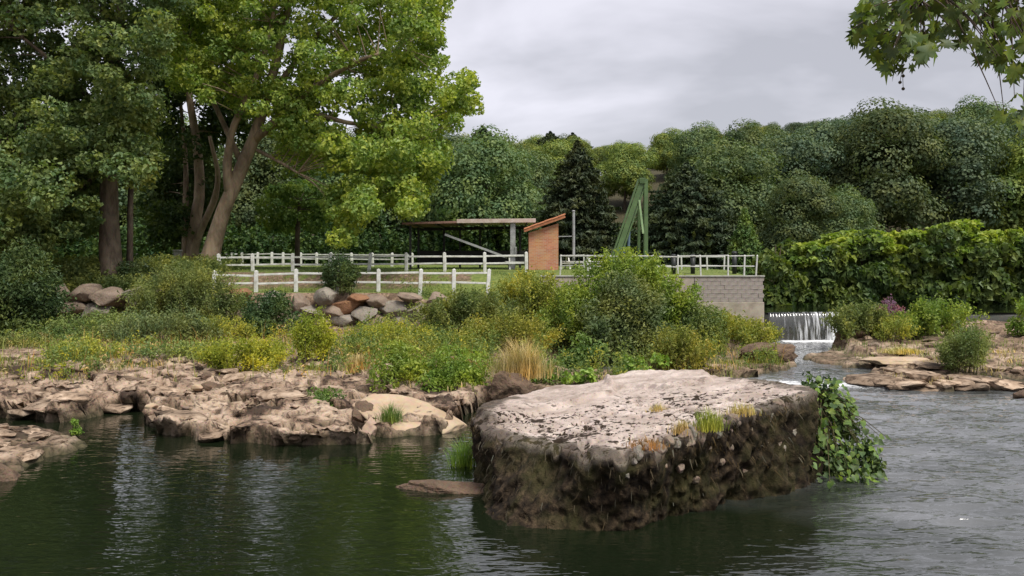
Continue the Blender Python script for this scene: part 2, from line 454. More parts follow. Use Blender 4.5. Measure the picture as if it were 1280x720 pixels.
# falling water: white strands with gaps
m, n, l, o = newmat('falling_water')
c = n.new('ShaderNodeTexCoord').outputs['Object']
mpn = n.new('ShaderNodeMapping'); mpn.inputs['Scale'].default_value = (5.0, .4, .35); l.new(c, mpn.inputs[0])
t1 = noise(n, l, mpn.outputs[0], 1.6, 5, .65, .2)
sx_ = n.new('ShaderNodeSeparateXYZ'); l.new(c, sx_.inputs[0])
gr_ = math_(n, l, 'MULTIPLY_ADD', sx_.outputs[0], .09); gr_.node.inputs[2].default_value = -.09 * 14.2
fs_ = math_(n, l, 'ADD', t1.outputs['Fac'], gr_)
r = ramp(n, [(.48, (0, 0, 0)), (.70, (1, 1, 1))]); l.new(fs_, r.inputs[0])
d1 = n.new('ShaderNodeBsdfDiffuse'); d1.inputs['Color'].default_value = (.78, .80, .82, 1)
gls = n.new('ShaderNodeBsdfGlossy'); gls.inputs['Roughness'].default_value = .15; gls.inputs['Color'].default_value = (.5, .5, .5, 1)
tr = n.new('ShaderNodeBsdfTransparent')
ma = n.new('ShaderNodeMixShader'); ma.inputs[0].default_value = .15; l.new(tr.outputs[0], ma.inputs[1]); l.new(gls.outputs[0], ma.inputs[2])
ms = n.new('ShaderNodeMixShader'); l.new(r.outputs[0], ms.inputs[0]); l.new(ma.outputs[0], ms.inputs[1]); l.new(d1.outputs[0], ms.inputs[2])
l.new(ms.outputs[0], o.inputs['Surface'])
M['falling_water'] = m

# old masonry block: zone.r = trodden top, remainder mossy flank
m, n, l, o = newmat('masonry')
za = n.new('ShaderNodeVertexColor'); za.layer_name = 'zone'
sp = n.new('ShaderNodeSeparateColor'); l.new(za.outputs['Color'], sp.inputs[0])
c = n.new('ShaderNodeTexCoord').outputs['Object']
t1 = noise(n, l, c, 1.4, 7, .6, .4); t2 = noise(n, l, c, 7.0, 7, .65, .3); t3 = noise(n, l, c, 40.0, 4, .6)
top = ramp(n, [(.3, (.30, .235, .195)), (.5, (.48, .395, .345)), (.66, (.62, .53, .475))]); l.new(t1.outputs['Fac'], top.inputs[0])
top2 = mixc(n, l, .55, top.outputs[0], t3.outputs['Color'], 'SOFT_LIGHT')
cl = noise(n, l, c, .8, 3, .5); b1 = noise(n, l, c, 6.0, 3, .55, .2); b2 = noise(n, l, c, 14.0, 2, .5, .1)
bb = math_(n, l, 'MAXIMUM', b1.outputs['Fac'], math_(n, l, 'SUBTRACT', b2.outputs['Fac'], .03))
spt = math_(n, l, 'MULTIPLY', math_(n, l, 'SUBTRACT', math_(n, l, 'ADD', bb, math_(n, l, 'MULTIPLY', cl.outputs['Fac'], .45)), .785), 16.0, True)
spt = math_(n, l, 'MULTIPLY', spt, sp.outputs[1])
top3 = mixc(n, l, spt, top2, (.035, .024, .016))
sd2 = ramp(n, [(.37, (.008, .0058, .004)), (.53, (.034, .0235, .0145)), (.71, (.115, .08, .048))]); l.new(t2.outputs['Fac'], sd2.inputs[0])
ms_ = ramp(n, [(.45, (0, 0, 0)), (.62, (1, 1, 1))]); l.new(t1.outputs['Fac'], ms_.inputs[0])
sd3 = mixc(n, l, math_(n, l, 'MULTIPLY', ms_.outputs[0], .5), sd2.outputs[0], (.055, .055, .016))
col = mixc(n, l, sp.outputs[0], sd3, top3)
hb = math_(n, l, 'ADD', t2.outputs['Fac'], math_(n, l, 'MULTIPLY', t3.outputs['Fac'], .5))
bsdf(n, l, o, col, .92, bump(n, l, hb, .8, .05), .2)
M['masonry'] = m

# ------------------------------------------------------------------ terrain
def poly_sd(x, y, poly):              # signed distance, positive inside
    P = np.array(poly, float); n = len(P)
    d = np.full(x.shape, 1e9); ins = np.zeros(x.shape, bool)
    for i in range(n):
        a, b = P[i], P[(i + 1) % n]
        e = b - a; wx, wy = x - a[0], y - a[1]
        t = np.clip((wx * e[0] + wy * e[1]) / (e @ e + 1e-12), 0, 1)
        d = np.minimum(d, (wx - e[0] * t) ** 2 + (wy - e[1] * t) ** 2)
        c = ((a[1] <= y) != (b[1] <= y)) & (x < (b[0] - a[0]) * (y - a[1]) / (b[1] - a[1] + 1e-12) + a[0])
        ins ^= c
    d = np.sqrt(d); return np.where(ins, d, -d)

LEFT = [onwater(*p) for p in [(-300, 521), (0, 523), (60, 526), (130, 521), (152, 512), (188, 510), (186, 525), (215, 539), (260, 549),
        (330, 553), (400, 555), (455, 553), (475, 547), (520, 542), (562, 541), (572, 525), (590, 506), (680, 500), (750, 493), (850, 482),
        (925, 478), (975, 470), (992, 462), (950, 450), (962, 440)]] + [(11.6, 39), (11.6, 41), (-200, 41), (-200, 22)]
SPIT = [onwater(*p) for p in [(-300, 650), (-60, 622), (0, 602), (60, 580), (118, 559), (131, 551), (108, 545), (40, 541), (-300, 536)]]
RIGHT = [onwater(*p) for p in [(1082, 484), (1150, 488), (1225, 487), (1290, 490), (1600, 500)]] + [(45, 24), (60, 41), (17.0, 41), (15.3, 38.5), (13.7, 36.0), (13.6, 34.0), (14.3, 31.0), (13.2, 30.0)]
TONGUE = [onwater(*p) for p in [(1000, 455), (1040, 444), (1085, 447), (1100, 460), (1150, 468), (1090, 466), (1030, 462)]]
CHAN = [(.6, 30.0), (.9, 31.6), (2.0, 32.3), (3.4, 32.2), (5.5, 32.6), (7.5, 34), (9.5, 36), (10.6, 36.2), (9.6, 34.4), (7.8, 33.0), (5.6, 31.8), (3.6, 29.6), (1.8, 29.3)]

def lerp_tab(v, tab):
    a = np.array(tab, float); return np.interp(v, a[:, 0], a[:, 1])

def water_level(y): return lerp_tab(y, [(0, 0), (26.2, 0), (27.4, .12), (33, .16), (40, .24), (60, .24)])

def hill(x, y):
    return sstep(76, 138, y) * (10.0 + 5.5 * sstep(-10, 45, x)) + sstep(150, 400, y) * 10

def terrain(x, y, zone=False):
    x = np.asarray(x, float); y = np.asarray(y, float)
    n1 = fbm(x * .9, y * .9, 4, 3); n2 = fbm(x * 2.6, y * 2.6, 4, 11); n3 = fbm(x * .25, y * .25, 3, 21)
    jag = (n1 - .5) * 1.3 + (n2 - .5) * .1
    sl = poly_sd(x, y, LEFT) + jag * .75
    ss = poly_sd(x, y, SPIT) + jag * .5
    sr = poly_sd(x, y, RIGHT) + jag * .8
    st = poly_sd(x, y, TONGUE) + jag * .4
    ch = poly_sd(x, y, CHAN) + jag * .3
    # left bank profile along the line of sight, then the part by the block wall
    bankL = lerp_tab(y, [(15, .25), (18, .34), (20, .42), (24, .52), (28, .68), (31, .80), (34, .86), (37.2, .95), (38.1, 1.3),
                         (38.5, 2.5), (41, 2.6), (43.2, 3.38), (45, 3.46), (70, 3.56), (90, 4.2), (120, 5.5)])
    bankC = lerp_tab(y, [(18, .25), (22, .3), (26, .32), (31, .3), (33.5, .5), (36, .75), (39.6, 1.0), (39.9, 1.05), (40.12, 1.1), (40.3, 3.16), (43, 3.3),
                         (45, 3.46), (70, 3.56), (90, 4.2), (120, 5.5)])
    bankM = lerp_tab(y, [(18, .3), (22, .4), (27, .55), (31, .7), (35, 1.0), (38, 1.6), (41.5, 3.2), (45, 3.46), (70, 3.56), (90, 4.2), (120, 5.5)])
    wl_ = sstep(-5.5, -2.5, x); wc = sstep(1.2, 1.45, x)
    zl = bankL * (1 - wl_) + bankM * wl_
    zl = zl * (1 - wc) + bankC * wc
    # rock relief: ledges and pits
    rel = (n1 - .5) * .55 + (n2 - .5) * .34
    stp = .13
    q = (rel + .02 * x) / stp; fr = q - np.floor(q)
    led = (np.floor(q) + sstep(.62, .98, fr)) * stp - .02 * x
    pits = -np.clip(.36 - fbm(x * 1.9 + 4, y * 1.9, 3, 41), 0, 1) * 2.2
    fine = (fbm(x * 7, y * 7, 3, 31) - .5) * .10
    wx, wy = x + (n2 - .5) * .9, y + (n1 - .5) * .9
    f1, e1, c1, ox1, oy1 = worley(wx * .62, wy * .95, 91); f2, e2, c2, ox2, oy2 = worley(wx * 1.9 + 5, wy * 2.6, 95)
    blocks = (c1 - .5) * .26 + ox1 * (vn2(c1 * 91, c1 * 37, 1) - .5) * .14 + oy1 * .08 - .18 * (1 - sstep(.0, .07, e1)) \
        + (c2 - .5) * .07 - .05 * (1 - sstep(0, .08, e2)) - .45 * sstep(.78, .82, c2) * sstep(.02, .16, e2)
    led = led * .45 + blocks * 1.05
    rockmask = 1 - sstep(26.5, 31.5, y + (n1 - .5) * 5)
    amp = np.where(y < 38, .35 + .65 * rockmask, .0)
    zl = zl + (led * .95 + pits * .35 + fine) * amp * (1 - sstep(36, 38, y)) + (n3 - .5) * .25 * sstep(45, 60, y)
    # drop to the bed
    bed = -.75 - .5 * n3 + (n2 - .5) * .3
    bed = bed + water_level(y) * sstep(26, 30, y) + .42 * sstep(26, 33, y)
    lip = lambda s, a, b: sstep(a, b, s)
    z = bed + (zl - bed) * lip(sl, -.32, .1)
    zs = .16 + .05 * np.clip(-x - 9, 0, 8) + (led * .45 + fine + pits * .25)
    z = np.maximum(z, bed + (zs - bed) * lip(ss, -.6, .35))
    zr = lerp_tab(y, [(24, .16), (27, .22), (30, .42), (34, .66), (38, .95), (39.6, 1.15), (41, 1.1)]) + (led * .6 + pits * .4 + fine) * .8
    z = np.maximum(z, np.where(y < 41, bed + (zr - bed) * lip(sr, -.35, .15), -9))
    zt = .32 + (led * .4 + fine)
    z = np.maximum(z, bed + (zt - bed) * lip(st, -.3, .15))
    z = np.where(ch > -.25, np.minimum(z, z + (-.1 - z) * sstep(-.25, .3, ch)), z)
    # beyond the weir line
    up = np.where(x < 11.55, zl, lerp_tab(y, [(40, .5), (45.4, .5), (46.8, 1.6), (49, 2.4), (70, 3.4), (90, 4.2), (120, 5.5)]))
    bb = sstep(13, 17, x + (y - 50) * .25) ; far = lerp_tab(y, [(40, 3.2), (70, 3.56), (90, 4.2), (120, 5.5)])
    up = np.where((x >= 11.55) & (y > 54), far * (1 - bb) + up * bb, up)
    z = np.where(y > 40.3, up, z)
    # camera-side bank
    near = lerp_tab(y, [(-60, 3), (-5, 2.6), (2, 2.3), (5, 1.2), (7.2, -.8)])
    z = np.where(y < 8, np.maximum(np.where(y < 7.2, near, -9) + (n1 - .5) * .2, z), z)
    z = z + hill(x, y)
    if not zone: return z
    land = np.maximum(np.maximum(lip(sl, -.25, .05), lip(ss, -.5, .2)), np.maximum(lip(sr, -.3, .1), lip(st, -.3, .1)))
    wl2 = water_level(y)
    dry = sstep(.02, .26, z - wl2 + (n2 - .5) * .22)  # low rock takes the dark wet bed colour, which also paints undercut shade
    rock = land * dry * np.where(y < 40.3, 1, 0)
    lawn = np.where((y > 38.7) & ((x < 11.6) | ((y > 58) & (x < 14))), 1.0, 0.0)
    bankcut = sstep(40.7, 41.4, y) * (1 - sstep(43.0, 43.6, y)) * (x < -2)
    lawn = lawn * (1 - bankcut * sstep(.35, .5, n2))
    soil = .8 * sstep(.0, .3, (y - 30.5 + (n1 - .5) * 7 + np.where(x > -3, 3, 0)) * .2) * (y < 38.7) * land * dry * (x < 11)
    soil = np.maximum(soil, bankcut * sstep(.35, .5, n2))
    soil = np.maximum(soil, sstep(.52, .62, fbm(x * .6, y * .6, 3, 77)) * land * dry * (x > 11) * (y < 40) * .9)
    soil = np.maximum(soil, (y < 7.5) * 1.0)
    lawn = lawn * (1 - sstep(74, 80, y)); rock = rock * (1 - sstep(74, 80, y)); soil = soil * (1 - sstep(70, 76, y))
    return z, np.stack([np.clip(rock, 0, 1), np.clip(lawn, 0, 1), np.clip(soil, 0, 1)], -1)

def ground(x, y): return float(terrain(np.array([x]), np.array([y]))[0])

def axis(segs):
    out = []
    for a, b, st in segs: out.append(np.arange(a, b, st))
    return np.unique(np.round(np.concatenate(out + [[segs[-1][1]]]), 4))

gx = axis([(-400, -100, 30), (-100, -40, 6), (-40, -18, .7), (-18, 7, .085), (7, 22, .1), (22, 45, .6), (45, 100, 6), (100, 400, 30)])
gy = axis([(-60, 4, 6), (4, 14.5, .6), (14.5, 24, .07), (24, 32, .1), (32, 40.6, .15), (40.6, 54, .5), (54, 120, 3), (120, 340, 20)])
GX, GY = np.meshgrid(gx, gy, indexing='xy')
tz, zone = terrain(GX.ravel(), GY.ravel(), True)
nx, ny = len(gx), len(gy)
ii = np.arange(nx * ny).reshape(ny, nx)
Q = np.stack([ii[:-1, :-1], ii[:-1, 1:], ii[1:, 1:], ii[1:, :-1]], -1).reshape(-1, 4)
X, Y = GX.ravel(), GY.ravel()
jg = fbm(X * 1.3, Y * 1.3, 3, 71)
over = np.maximum(np.exp(-(np.clip(poly_sd(X, Y, LEFT), -.3, 9) / .8) ** 2), np.exp(-(np.clip(poly_sd(X, Y, RIGHT), -.3, 9) / .6) ** 2)) * (Y > 17) * (Y < 31)
YS = Y - over * sstep(.14, .34, tz - water_level(Y)) * (.12 + .5 * sstep(.4, .65, jg))     # undercut ledges at the water
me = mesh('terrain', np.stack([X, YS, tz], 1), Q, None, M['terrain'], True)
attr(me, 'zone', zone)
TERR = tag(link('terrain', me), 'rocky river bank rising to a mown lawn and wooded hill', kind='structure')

# ------------------------------------------------------------------ water
def riffle(x, y):                     # how lively the surface is, also where sky sheen is painted
    r = sstep(.5, 4.5, x - (14 - y) * .15 + (fbm(x * .3, y * .3, 2, 5) - .5) * 2)
    r = r * (.8 + .2 * sstep(9, 14, y)) * (0.75 + .5 * (fbm(x * .5, y * .8, 3, 8) - .5) * 2)
    lee = sstep(-1.6, 1.2, 12.6 - y + .45 * x) * sstep(7.5, 3.5, x + (fbm(x * .6, y * .6, 3, 15) - .5) * 3)  # calm by the block; also keeps painted sheen off its dark reflection
    return np.clip(.10 + .12 * sstep(14, 9, y) + .9 * r * (1 - .72 * lee), .06, 1)

def wave(x, y):
    a = riffle(x, y)
    w1 = fbm(x * .9 + .5 * y, y * 2.6, 3, 51) - .5
    w2 = np.abs(fbm(x * 1.5, y * 4.2 - .5 * x, 2, 61) - .5) * -2 + .35
    return a * (.12 * w1 + .11 * w2 * sstep(.15, .6, a))

wx_ = axis([(-40, -14, 1.0), (-14, 14, .11), (14, 24, .2), (24, 46, 1.0)])
wy_ = axis([(3, 9.5, .3), (9.5, 20, .065), (20, 30, .12), (30, 40.1, .25)])
GX, GY = np.meshgrid(wx_, wy_, indexing='xy'); X, Y = GX.ravel(), GY.ravel()
wz = water_level(Y) + wave(X, Y) * np.where(Y > 39.9, 0, 1)
ii = np.arange(X.size).reshape(len(wy_), len(wx_))
Q = np.stack([ii[:-1, :-1], ii[:-1, 1:], ii[1:, 1:], ii[1:, :-1]], -1).reshape(-1, 4)
me = mesh('river_water', np.stack([X, Y, wz], 1), Q, None, M['river_water'], True)
foam = .34 * np.exp(-((Y - 26.9) / .7) ** 2) * (X > 7) + .42 * sstep(38.6, 39.5, Y) * (X > 12.6) + .2 * sstep(29.5, 33, Y) * (X > 8) \
    + .30 * sstep(17, 26, Y) * sstep(3.5, 7, X) + .28 * (X < 6) * sstep(29, 30.5, Y)
attr(me, 'flow', np.stack([riffle(X, Y), foam, foam * 0], 1))
tag(link('river_water', me), 'dark river pool with calm left side and rippled right side', kind='structure')

ux = axis([(11.9, 30, .3), (30, 120, 3)]); uy = axis([(39.98, 41, .12), (41, 53, .4)])
GX, GY = np.meshgrid(ux, uy, indexing='xy'); X, Y = GX.ravel(), GY.ravel()
ii = np.arange(X.size).reshape(len(uy), len(ux))
Q = np.stack([ii[:-1, :-1], ii[:-1, 1:], ii[1:, 1:], ii[1:, :-1]], -1).reshape(-1, 4)
me = mesh('upper_river_water', np.stack([X, Y, 1.55 - .02 * sstep(40.6, 40, Y)], 1), Q, None, M['river_water'], True)
attr(me, 'flow', np.stack([0 * X + .06, .3 * sstep(41, 40, Y), 0 * X], 1))
tag(link('upper_river_water', me), 'still dark water held above the weir', kind='structure')

# weir and its falling water
t = thing('weir', 'low dark concrete weir across the river beyond the rocks', 'weir', (11.9, 40.0, .2))
mb = MB()
xs = np.linspace(0, 60, 121)
prof = [(-.02, -.9), (.0, .6), (.02, 1.16), (.10, 1.29), (.5, 1.31), (.9, 1.2), (.95, -.9)]
V = np.array([[x, p[0] + .03 * math.sin(x * 3.1), p[1] + .015 * math.sin(x * 5.3 + 1)] for x in xs for p in prof]); k = len(prof)
Q = [[i * k + j, (i + 1) * k + j, (i + 1) * k + j + 1, i * k + j + 1] for i in range(len(xs) - 1) for j in range(k - 1)]
mb.add(V, Q, [[0, j, j + 1] for j in range(1, k - 1)])
mb.build('crest_wall', M['weir_concrete'], t, True)
def fall(name, x0, x1, seed, label):
    xs = np.arange(x0, x1, .06); vs = np.linspace(0, 1, 18); V = []
    for x in xs:
        kk = .8 + .35 * float(vn2(np.array([x * 1.7]), np.array([seed * 1.0]), seed)[0])
        for v in vs:
            V.append([x, 40.05 - .5 * kk * math.sqrt(v) - .02 * math.sin(x * 23), 1.56 - 1.34 * v ** 1.25])
    k = len(vs); Q = [[i * k + j, i * k + j + 1, (i + 1) * k + j + 1, (i + 1) * k + j] for i in range(len(xs) - 1) for j in range(k - 1)]
    tag(link(name, mesh(name, V, Q, None, M['falling_water'], True)), label, kind='structure')
fall('waterfall', 12.0, 15.3, 3, 'white curtain of water pouring over the weir')


# ------------------------------------------------------------------ rocks
def ico(sub):
    t = (1 + 5 ** .5) / 2
    V = [(-1, t, 0), (1, t, 0), (-1, -t, 0), (1, -t, 0), (0, -1, t), (0, 1, t), (0, -1, -t), (0, 1, -t), (t, 0, -1), (t, 0, 1), (-t, 0, -1), (-t, 0, 1)]
    T = [(0, 11, 5), (0, 5, 1), (0, 1, 7), (0, 7, 10), (0, 10, 11), (1, 5, 9), (5, 11, 4), (11, 10, 2), (10, 7, 6), (7, 1, 8),
         (3, 9, 4), (3, 4, 2), (3, 2, 6), (3, 6, 8), (3, 8, 9), (4, 9, 5), (2, 4, 11), (6, 2, 10), (8, 6, 7), (9, 8, 1)]
    V = [np.array(v) / np.linalg.norm(v) for v in V]
    for _ in range(sub):
        c = {}; N = []
        def mid(a, b):
            k = (min(a, b), max(a, b))
            if k not in c:
                p = V[a] + V[b]; V.append(p / np.linalg.norm(p)); c[k] = len(V) - 1
            return c[k]
        for a, b, d in T:
            x, y, z = mid(a, b), mid(b, d), mid(d, a); N += [(a, x, z), (b, y, x), (d, z, y), (x, y, z)]
        T = N
    return np.array(V), np.array(T)
ICO = {i: ico(i) for i in (1, 2, 3, 4, 5)}

def rock_geo(seed, dims, sub=3, cuts=9, rough=.12, sharp=.6):
    cuts = cuts + 5
    V, T = ICO[sub]; V = V.copy(); r = rng_(seed)
    for i in range(cuts):             # planes shear the ball into facets
        nrm = norm(r.normal(size=3)); dd = sharp + .2 * r.random()
        h = V @ nrm; V = V - np.clip(h - dd, 0, None)[:, None] * nrm
    V = V * (1 + rough * 2 * (fbm3(V * 1.8 + seed, 4, seed) - .5) + rough * .8 * (fbm3(V * 6 + seed, 3, seed + 5) - .5))[:, None]
    V = V / np.abs(V).max(0) * (np.array(dims) / 2)
    return V, T

def rock(name, label, px, pyb, d, dims, mat, seed, rz=0.0, sub=4, cuts=9, rough=.14, sink=.15, tilt=(0, 0), cat='rock', group=None, z=None):
    V, T = rock_geo(seed, dims, sub, cuts, rough)
    x = WX(px, d); zz = ground(x, d) if z is None else z
    o = link(name, mesh(name, V, None, T, M[mat], True))
    o.location = (x, d, zz + dims[2] / 2 - sink); o.rotation_euler = (tilt[0], tilt[1], rz)
    return tag(o, label, cat, group)

# the big block of old masonry in the river
def ztop(x, y): return 1.15 + .125 * np.clip(np.asarray(x, float) - 1.0, -.6, 4.6)
def ontop(px, py):
    z = 1.1
    for _ in range(12):
        d = (EYE - z) * F / (py - HOR); x = WX(px, d); z = float(ztop(x, d))
    return (x, d)
top_px = [(590, 519), (604, 536), (625, 544), (665, 551), (720, 561), (775, 568), (812, 557), (850, 545), (900, 527), (950, 510), (1000, 494), (1022, 487),
          (1012, 480), (960, 474), (880, 466), (790, 467), (745, 482), (690, 487), (640, 500), (605, 510)]
bot_px = [(598, 600), (606, 636), (628, 658), (700, 663), (790, 660), (862, 643), (944, 622), (1008, 610)]
TOPP = [ontop(*p) for p in top_px]
BOTP = [onwater(*p) for p in bot_px] + [(6.0, 16.2), (6.9, 18.6), (4.8, 20.6), (2.0, 20.8), (-.1, 19.0), (-.7, 16.6)]
cx, cy = 2.5, 15.9
def radial(poly, th):
    P = np.array(poly) - (cx, cy); r = np.zeros_like(th)
    dx, dy = np.cos(th), np.sin(th)
    for i in range(len(P)):
        a, b = P[i], P[(i + 1) % len(P)]; e = b - a
        den = dx * e[1] - dy * e[0]; den = np.where(abs(den) < 1e-9, 1e-9, den)
        t = (a[0] * e[1] - a[1] * e[0]) / den; u = (a[0] * dy - a[1] * dx) / den
        ok = (t > 0) & (u >= -1e-6) & (u <= 1 + 1e-6); r = np.where(ok, np.maximum(r, t), r)
    return r
NA = 620; th = np.linspace(0, 2 * np.pi, NA, endpoint=False)
rt, rb = radial(TOPP, th), radial(BOTP, th)
ker = np.array([1, 2, 3, 2, 1.]) / 9
rt = np.convolve(np.concatenate([rt[-2:], rt, rt[:2]]), ker, 'valid'); rb = np.convolve(np.concatenate([rb[-2:], rb, rb[:2]]), ker, 'valid')
rows = []; zon = []
tops = np.linspace(.02, 1, 84) ** .85
for s_ in tops:
    x = cx + rt * s_ * np.cos(th); y = cy + rt * s_ * np.sin(th)
    edge = sstep(.93, 1.0, s_)
    zz = ztop(x, y) - (.03 + .05 * sstep(.45, .7, fbm(x * 2.4, y * 2.4, 3, 18))) * edge ** 2
    # raised slab at the back left, slab at the back right, pits
    line = poly_sd(x, y, [ontop(*p) for p in [(585, 512), (608, 530), (690, 512), (768, 494), (760, 470), (640, 480)]]) + .25 * (fbm(x * 2, y * 2, 3, 4) - .5)
    zz = zz + .10 * sstep(-.02, .07, line)
    l2 = poly_sd(x, y, [ontop(*p) for p in [(752, 488), (830, 486), (890, 478), (880, 455), (760, 455)]]) + .25 * (fbm(x * 2, y * 2, 3, 14) - .5)
    zz = zz + .10 * sstep(-.03, .12, l2)
    pit = np.clip(.40 - fbm(x * 5.5, y * 5.5, 2, 9), 0, 1) * sstep(16.3, 14.8, y - .15 * x) * 1.1
    zz = zz + (fbm(x * 1.3, y * 1.3, 4, 2) - .5) * .09 + (fbm(x * 9, y * 9, 3, 6) - .5) * .045 - np.clip(pit, 0, .11)
    rows.append(np.stack([x, y, zz], 1))
    spot = sstep(17.6, 15.4, y - .1 * x)
    moss = sstep(.84, .95, s_ + .26 * (fbm(x * 2.6, y * 2.6, 4, 8) - .5)) * (y < 17.5)
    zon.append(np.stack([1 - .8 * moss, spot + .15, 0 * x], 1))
vs = np.linspace(0, 1, 46)[1:]
for v in vs:
    zt = rows[83][:, 2]
    zb = -.7
    rr = rt + (rb - rt) * np.minimum(v / (zt / (zt + .7)), 1.2)
    # overhanging lip, hollow below it, ragged hanging growth
    a2 = th * 6
    hol = .03 - .06 * np.sin(np.clip(v / .8, 0, 1) * np.pi)
    P = np.stack([cx + rr * np.cos(th), cy + rr * np.sin(th), zt + (zb - zt) * v], 1)
    nz = (fbm3(P * (2.2, 2.2, 1.1), 4, 5) - .5) * .45 + (fbm3(P * (6, 6, 5), 3, 15) - .5) * .26 + (fbm3(P * 17, 3, 25) - .5) * .13
    cav = np.clip(.42 - fbm3(P * (1.3, 1.3, 1.6) + 40, 2, 45), 0, 1) * 1.5
    off = hol + (nz - cav * .35) * sstep(0, .12, v)
    P[:, 0] += off * np.cos(th); P[:, 1] += off * np.sin(th)
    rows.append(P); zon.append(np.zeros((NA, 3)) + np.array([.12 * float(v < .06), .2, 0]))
V = np.concatenate(rows); nr = len(rows)
ii = np.arange(nr * NA).reshape(nr, NA); i2 = np.roll(ii, -1, 1)
Q = np.stack([ii[:-1], ii[1:], i2[1:], i2[:-1]], -1).reshape(-1, 4)
V = np.vstack([V, [cx, cy, float(rows[0][:, 2].mean())]]); zon.append(np.array([[1, 1., 0]]))
T = [[nr * NA, j, (j + 1) % NA] for j in range(NA)]
blk = thing('masonry_block', 'big flat topped block of old river masonry standing in the water', 'block', (cx, cy, 0))
me = mesh('block_body', V - (cx, cy, 0), Q, T, M['masonry'], True); attr(me, 'zone', np.concatenate(zon))
link('block_body', me, blk)
edge_top, th_edge = rows[83], th
def on_edge(px, py, z):               # a point on the near flank that shows at that pixel
    d = (EYE - z) * F / (py - HOR); return np.array([WX(px, d), d, z])
r = rng_(12)
k = 0
for px, py, sz in [(797, 566, .17), (812, 573, .15), (826, 563, .2), (843, 556, .19), (858, 549, .22), (874, 546, .26), (893, 540, .2), (909, 536, .17),
                   (925, 528, .16), (770, 584, .14), (828, 584, .13), (902, 577, .1), (952, 555, .2), (969, 552, .22), (935, 538, .15), (783, 592, .12),
                   (884, 556, .15), (852, 570, .12), (960, 520, .2), (982, 512, .19), (940, 566, .12), (815, 600, .1), (806, 560, .2), (836, 552, .18), (866, 541, .2), (902, 530, .22), (918, 525, .2), (946, 515, .18), (972, 506, .2), (1000, 500, .2), (790, 574, .16), (850, 585, .13), (912, 560, .14), (978, 560, .16), (870, 600, .11), (930, 590, .12), (990, 540, .15)]:
    # find the flank: march along the line of sight to the top outline
    a = None
    for d in np.arange(11.8, 17.5, .02):
        x = WX(px, d); ang = math.atan2(d - cy, x - cx) % (2 * math.pi)
        j = int(ang / (2 * math.pi) * NA) % NA
        zz = WZ(py, d); v = np.clip((rows[83][j, 2] - zz) / (rows[83][j, 2] + .7), 0, 1)
        rr = rt[j] + (rb[j] - rt[j]) * v - .08
        if math.hypot(x - cx, d - cy) < rr: a = (x, d, zz); break
    if a is None: continue
    V, T = rock_geo(300 + k, (sz * (1.0 + .5 * r.random()), sz * 1.1, sz * (1.0 + .5 * r.random())), 3, 6, .1)
    o = link('stone', mesh('stone', V, None, T, M['boulder_warm' if k % 3 else 'boulder'], True), blk)
    o.location = (a[0] - cx, a[1] - cy, a[2]); o.rotation_euler = (r.normal() * .3, r.normal() * .3, r.random() * 6); k += 1

def blades(P, h, w, lean, r, up=1.0, curl=.6):
    """grass blades: base points P, heights h; returns V, Q, T"""
    n = len(P); a = r.random(n) * 2 * np.pi; L = lean * (.3 + r.random(n)); h = np.broadcast_to(h, (n,)) * (.55 + .7 * r.random(n))
    dirv = np.stack([np.cos(a), np.sin(a), np.zeros(n)], 1); side = np.stack([-np.sin(a), np.cos(a), np.zeros(n)], 1) * (w * (.6 + .8 * r.random(n)))[:, None] / 2
    U = np.array([0, 0, up])
    m1 = P + U * (h * .55)[:, None] + dirv * (h * L * .35)[:, None]
    tp = P + U * (h * (1 - curl * L * .5))[:, None] + dirv * (h * L)[:, None]
    V = np.stack([P - side, P + side, m1 + side * .75, m1 - side * .75, tp], 1).reshape(-1, 3)
    b = np.arange(n)[:, None] * 5
    return V, b + np.array([[0, 1, 2, 3]]), b + np.array([[3, 2, 4]])

# dry roots and grass hanging over the near edge of the block
sel = [j for j in range(NA) if (rows[83][j, 1] < 17.0 and (rows[83][j, 1] < cy or rows[83][j, 0] < 0))]
r = rng_(77); jj = r.choice(sel, 900)
vv = r.random(900) ** 2.2 * .6
P = np.stack([rows[83 + int(v * 45)][j] for j, v in zip(jj, vv)])
outd = np.stack([np.cos(th[jj]), np.sin(th[jj]), 0 * th[jj]], 1)
P = P + outd * .02 + r.normal(size=P.shape) * .02
V, Q, T = blades(P, .13, .011, .8, r, -1.0, .2)
V = V.reshape(-1, 5, 3); V[:, 2:4] += outd[:, None] * .05; V[:, 4] += outd * .04
keep = np.ones(len(P), bool)
tag(link('hanging_roots', mesh('hanging_roots', V.reshape(-1, 3) - (cx, cy, 0), Q, T, M['leaf_root']), blk), 'brown roots and dead grass hanging down the flank', kind='stuff')

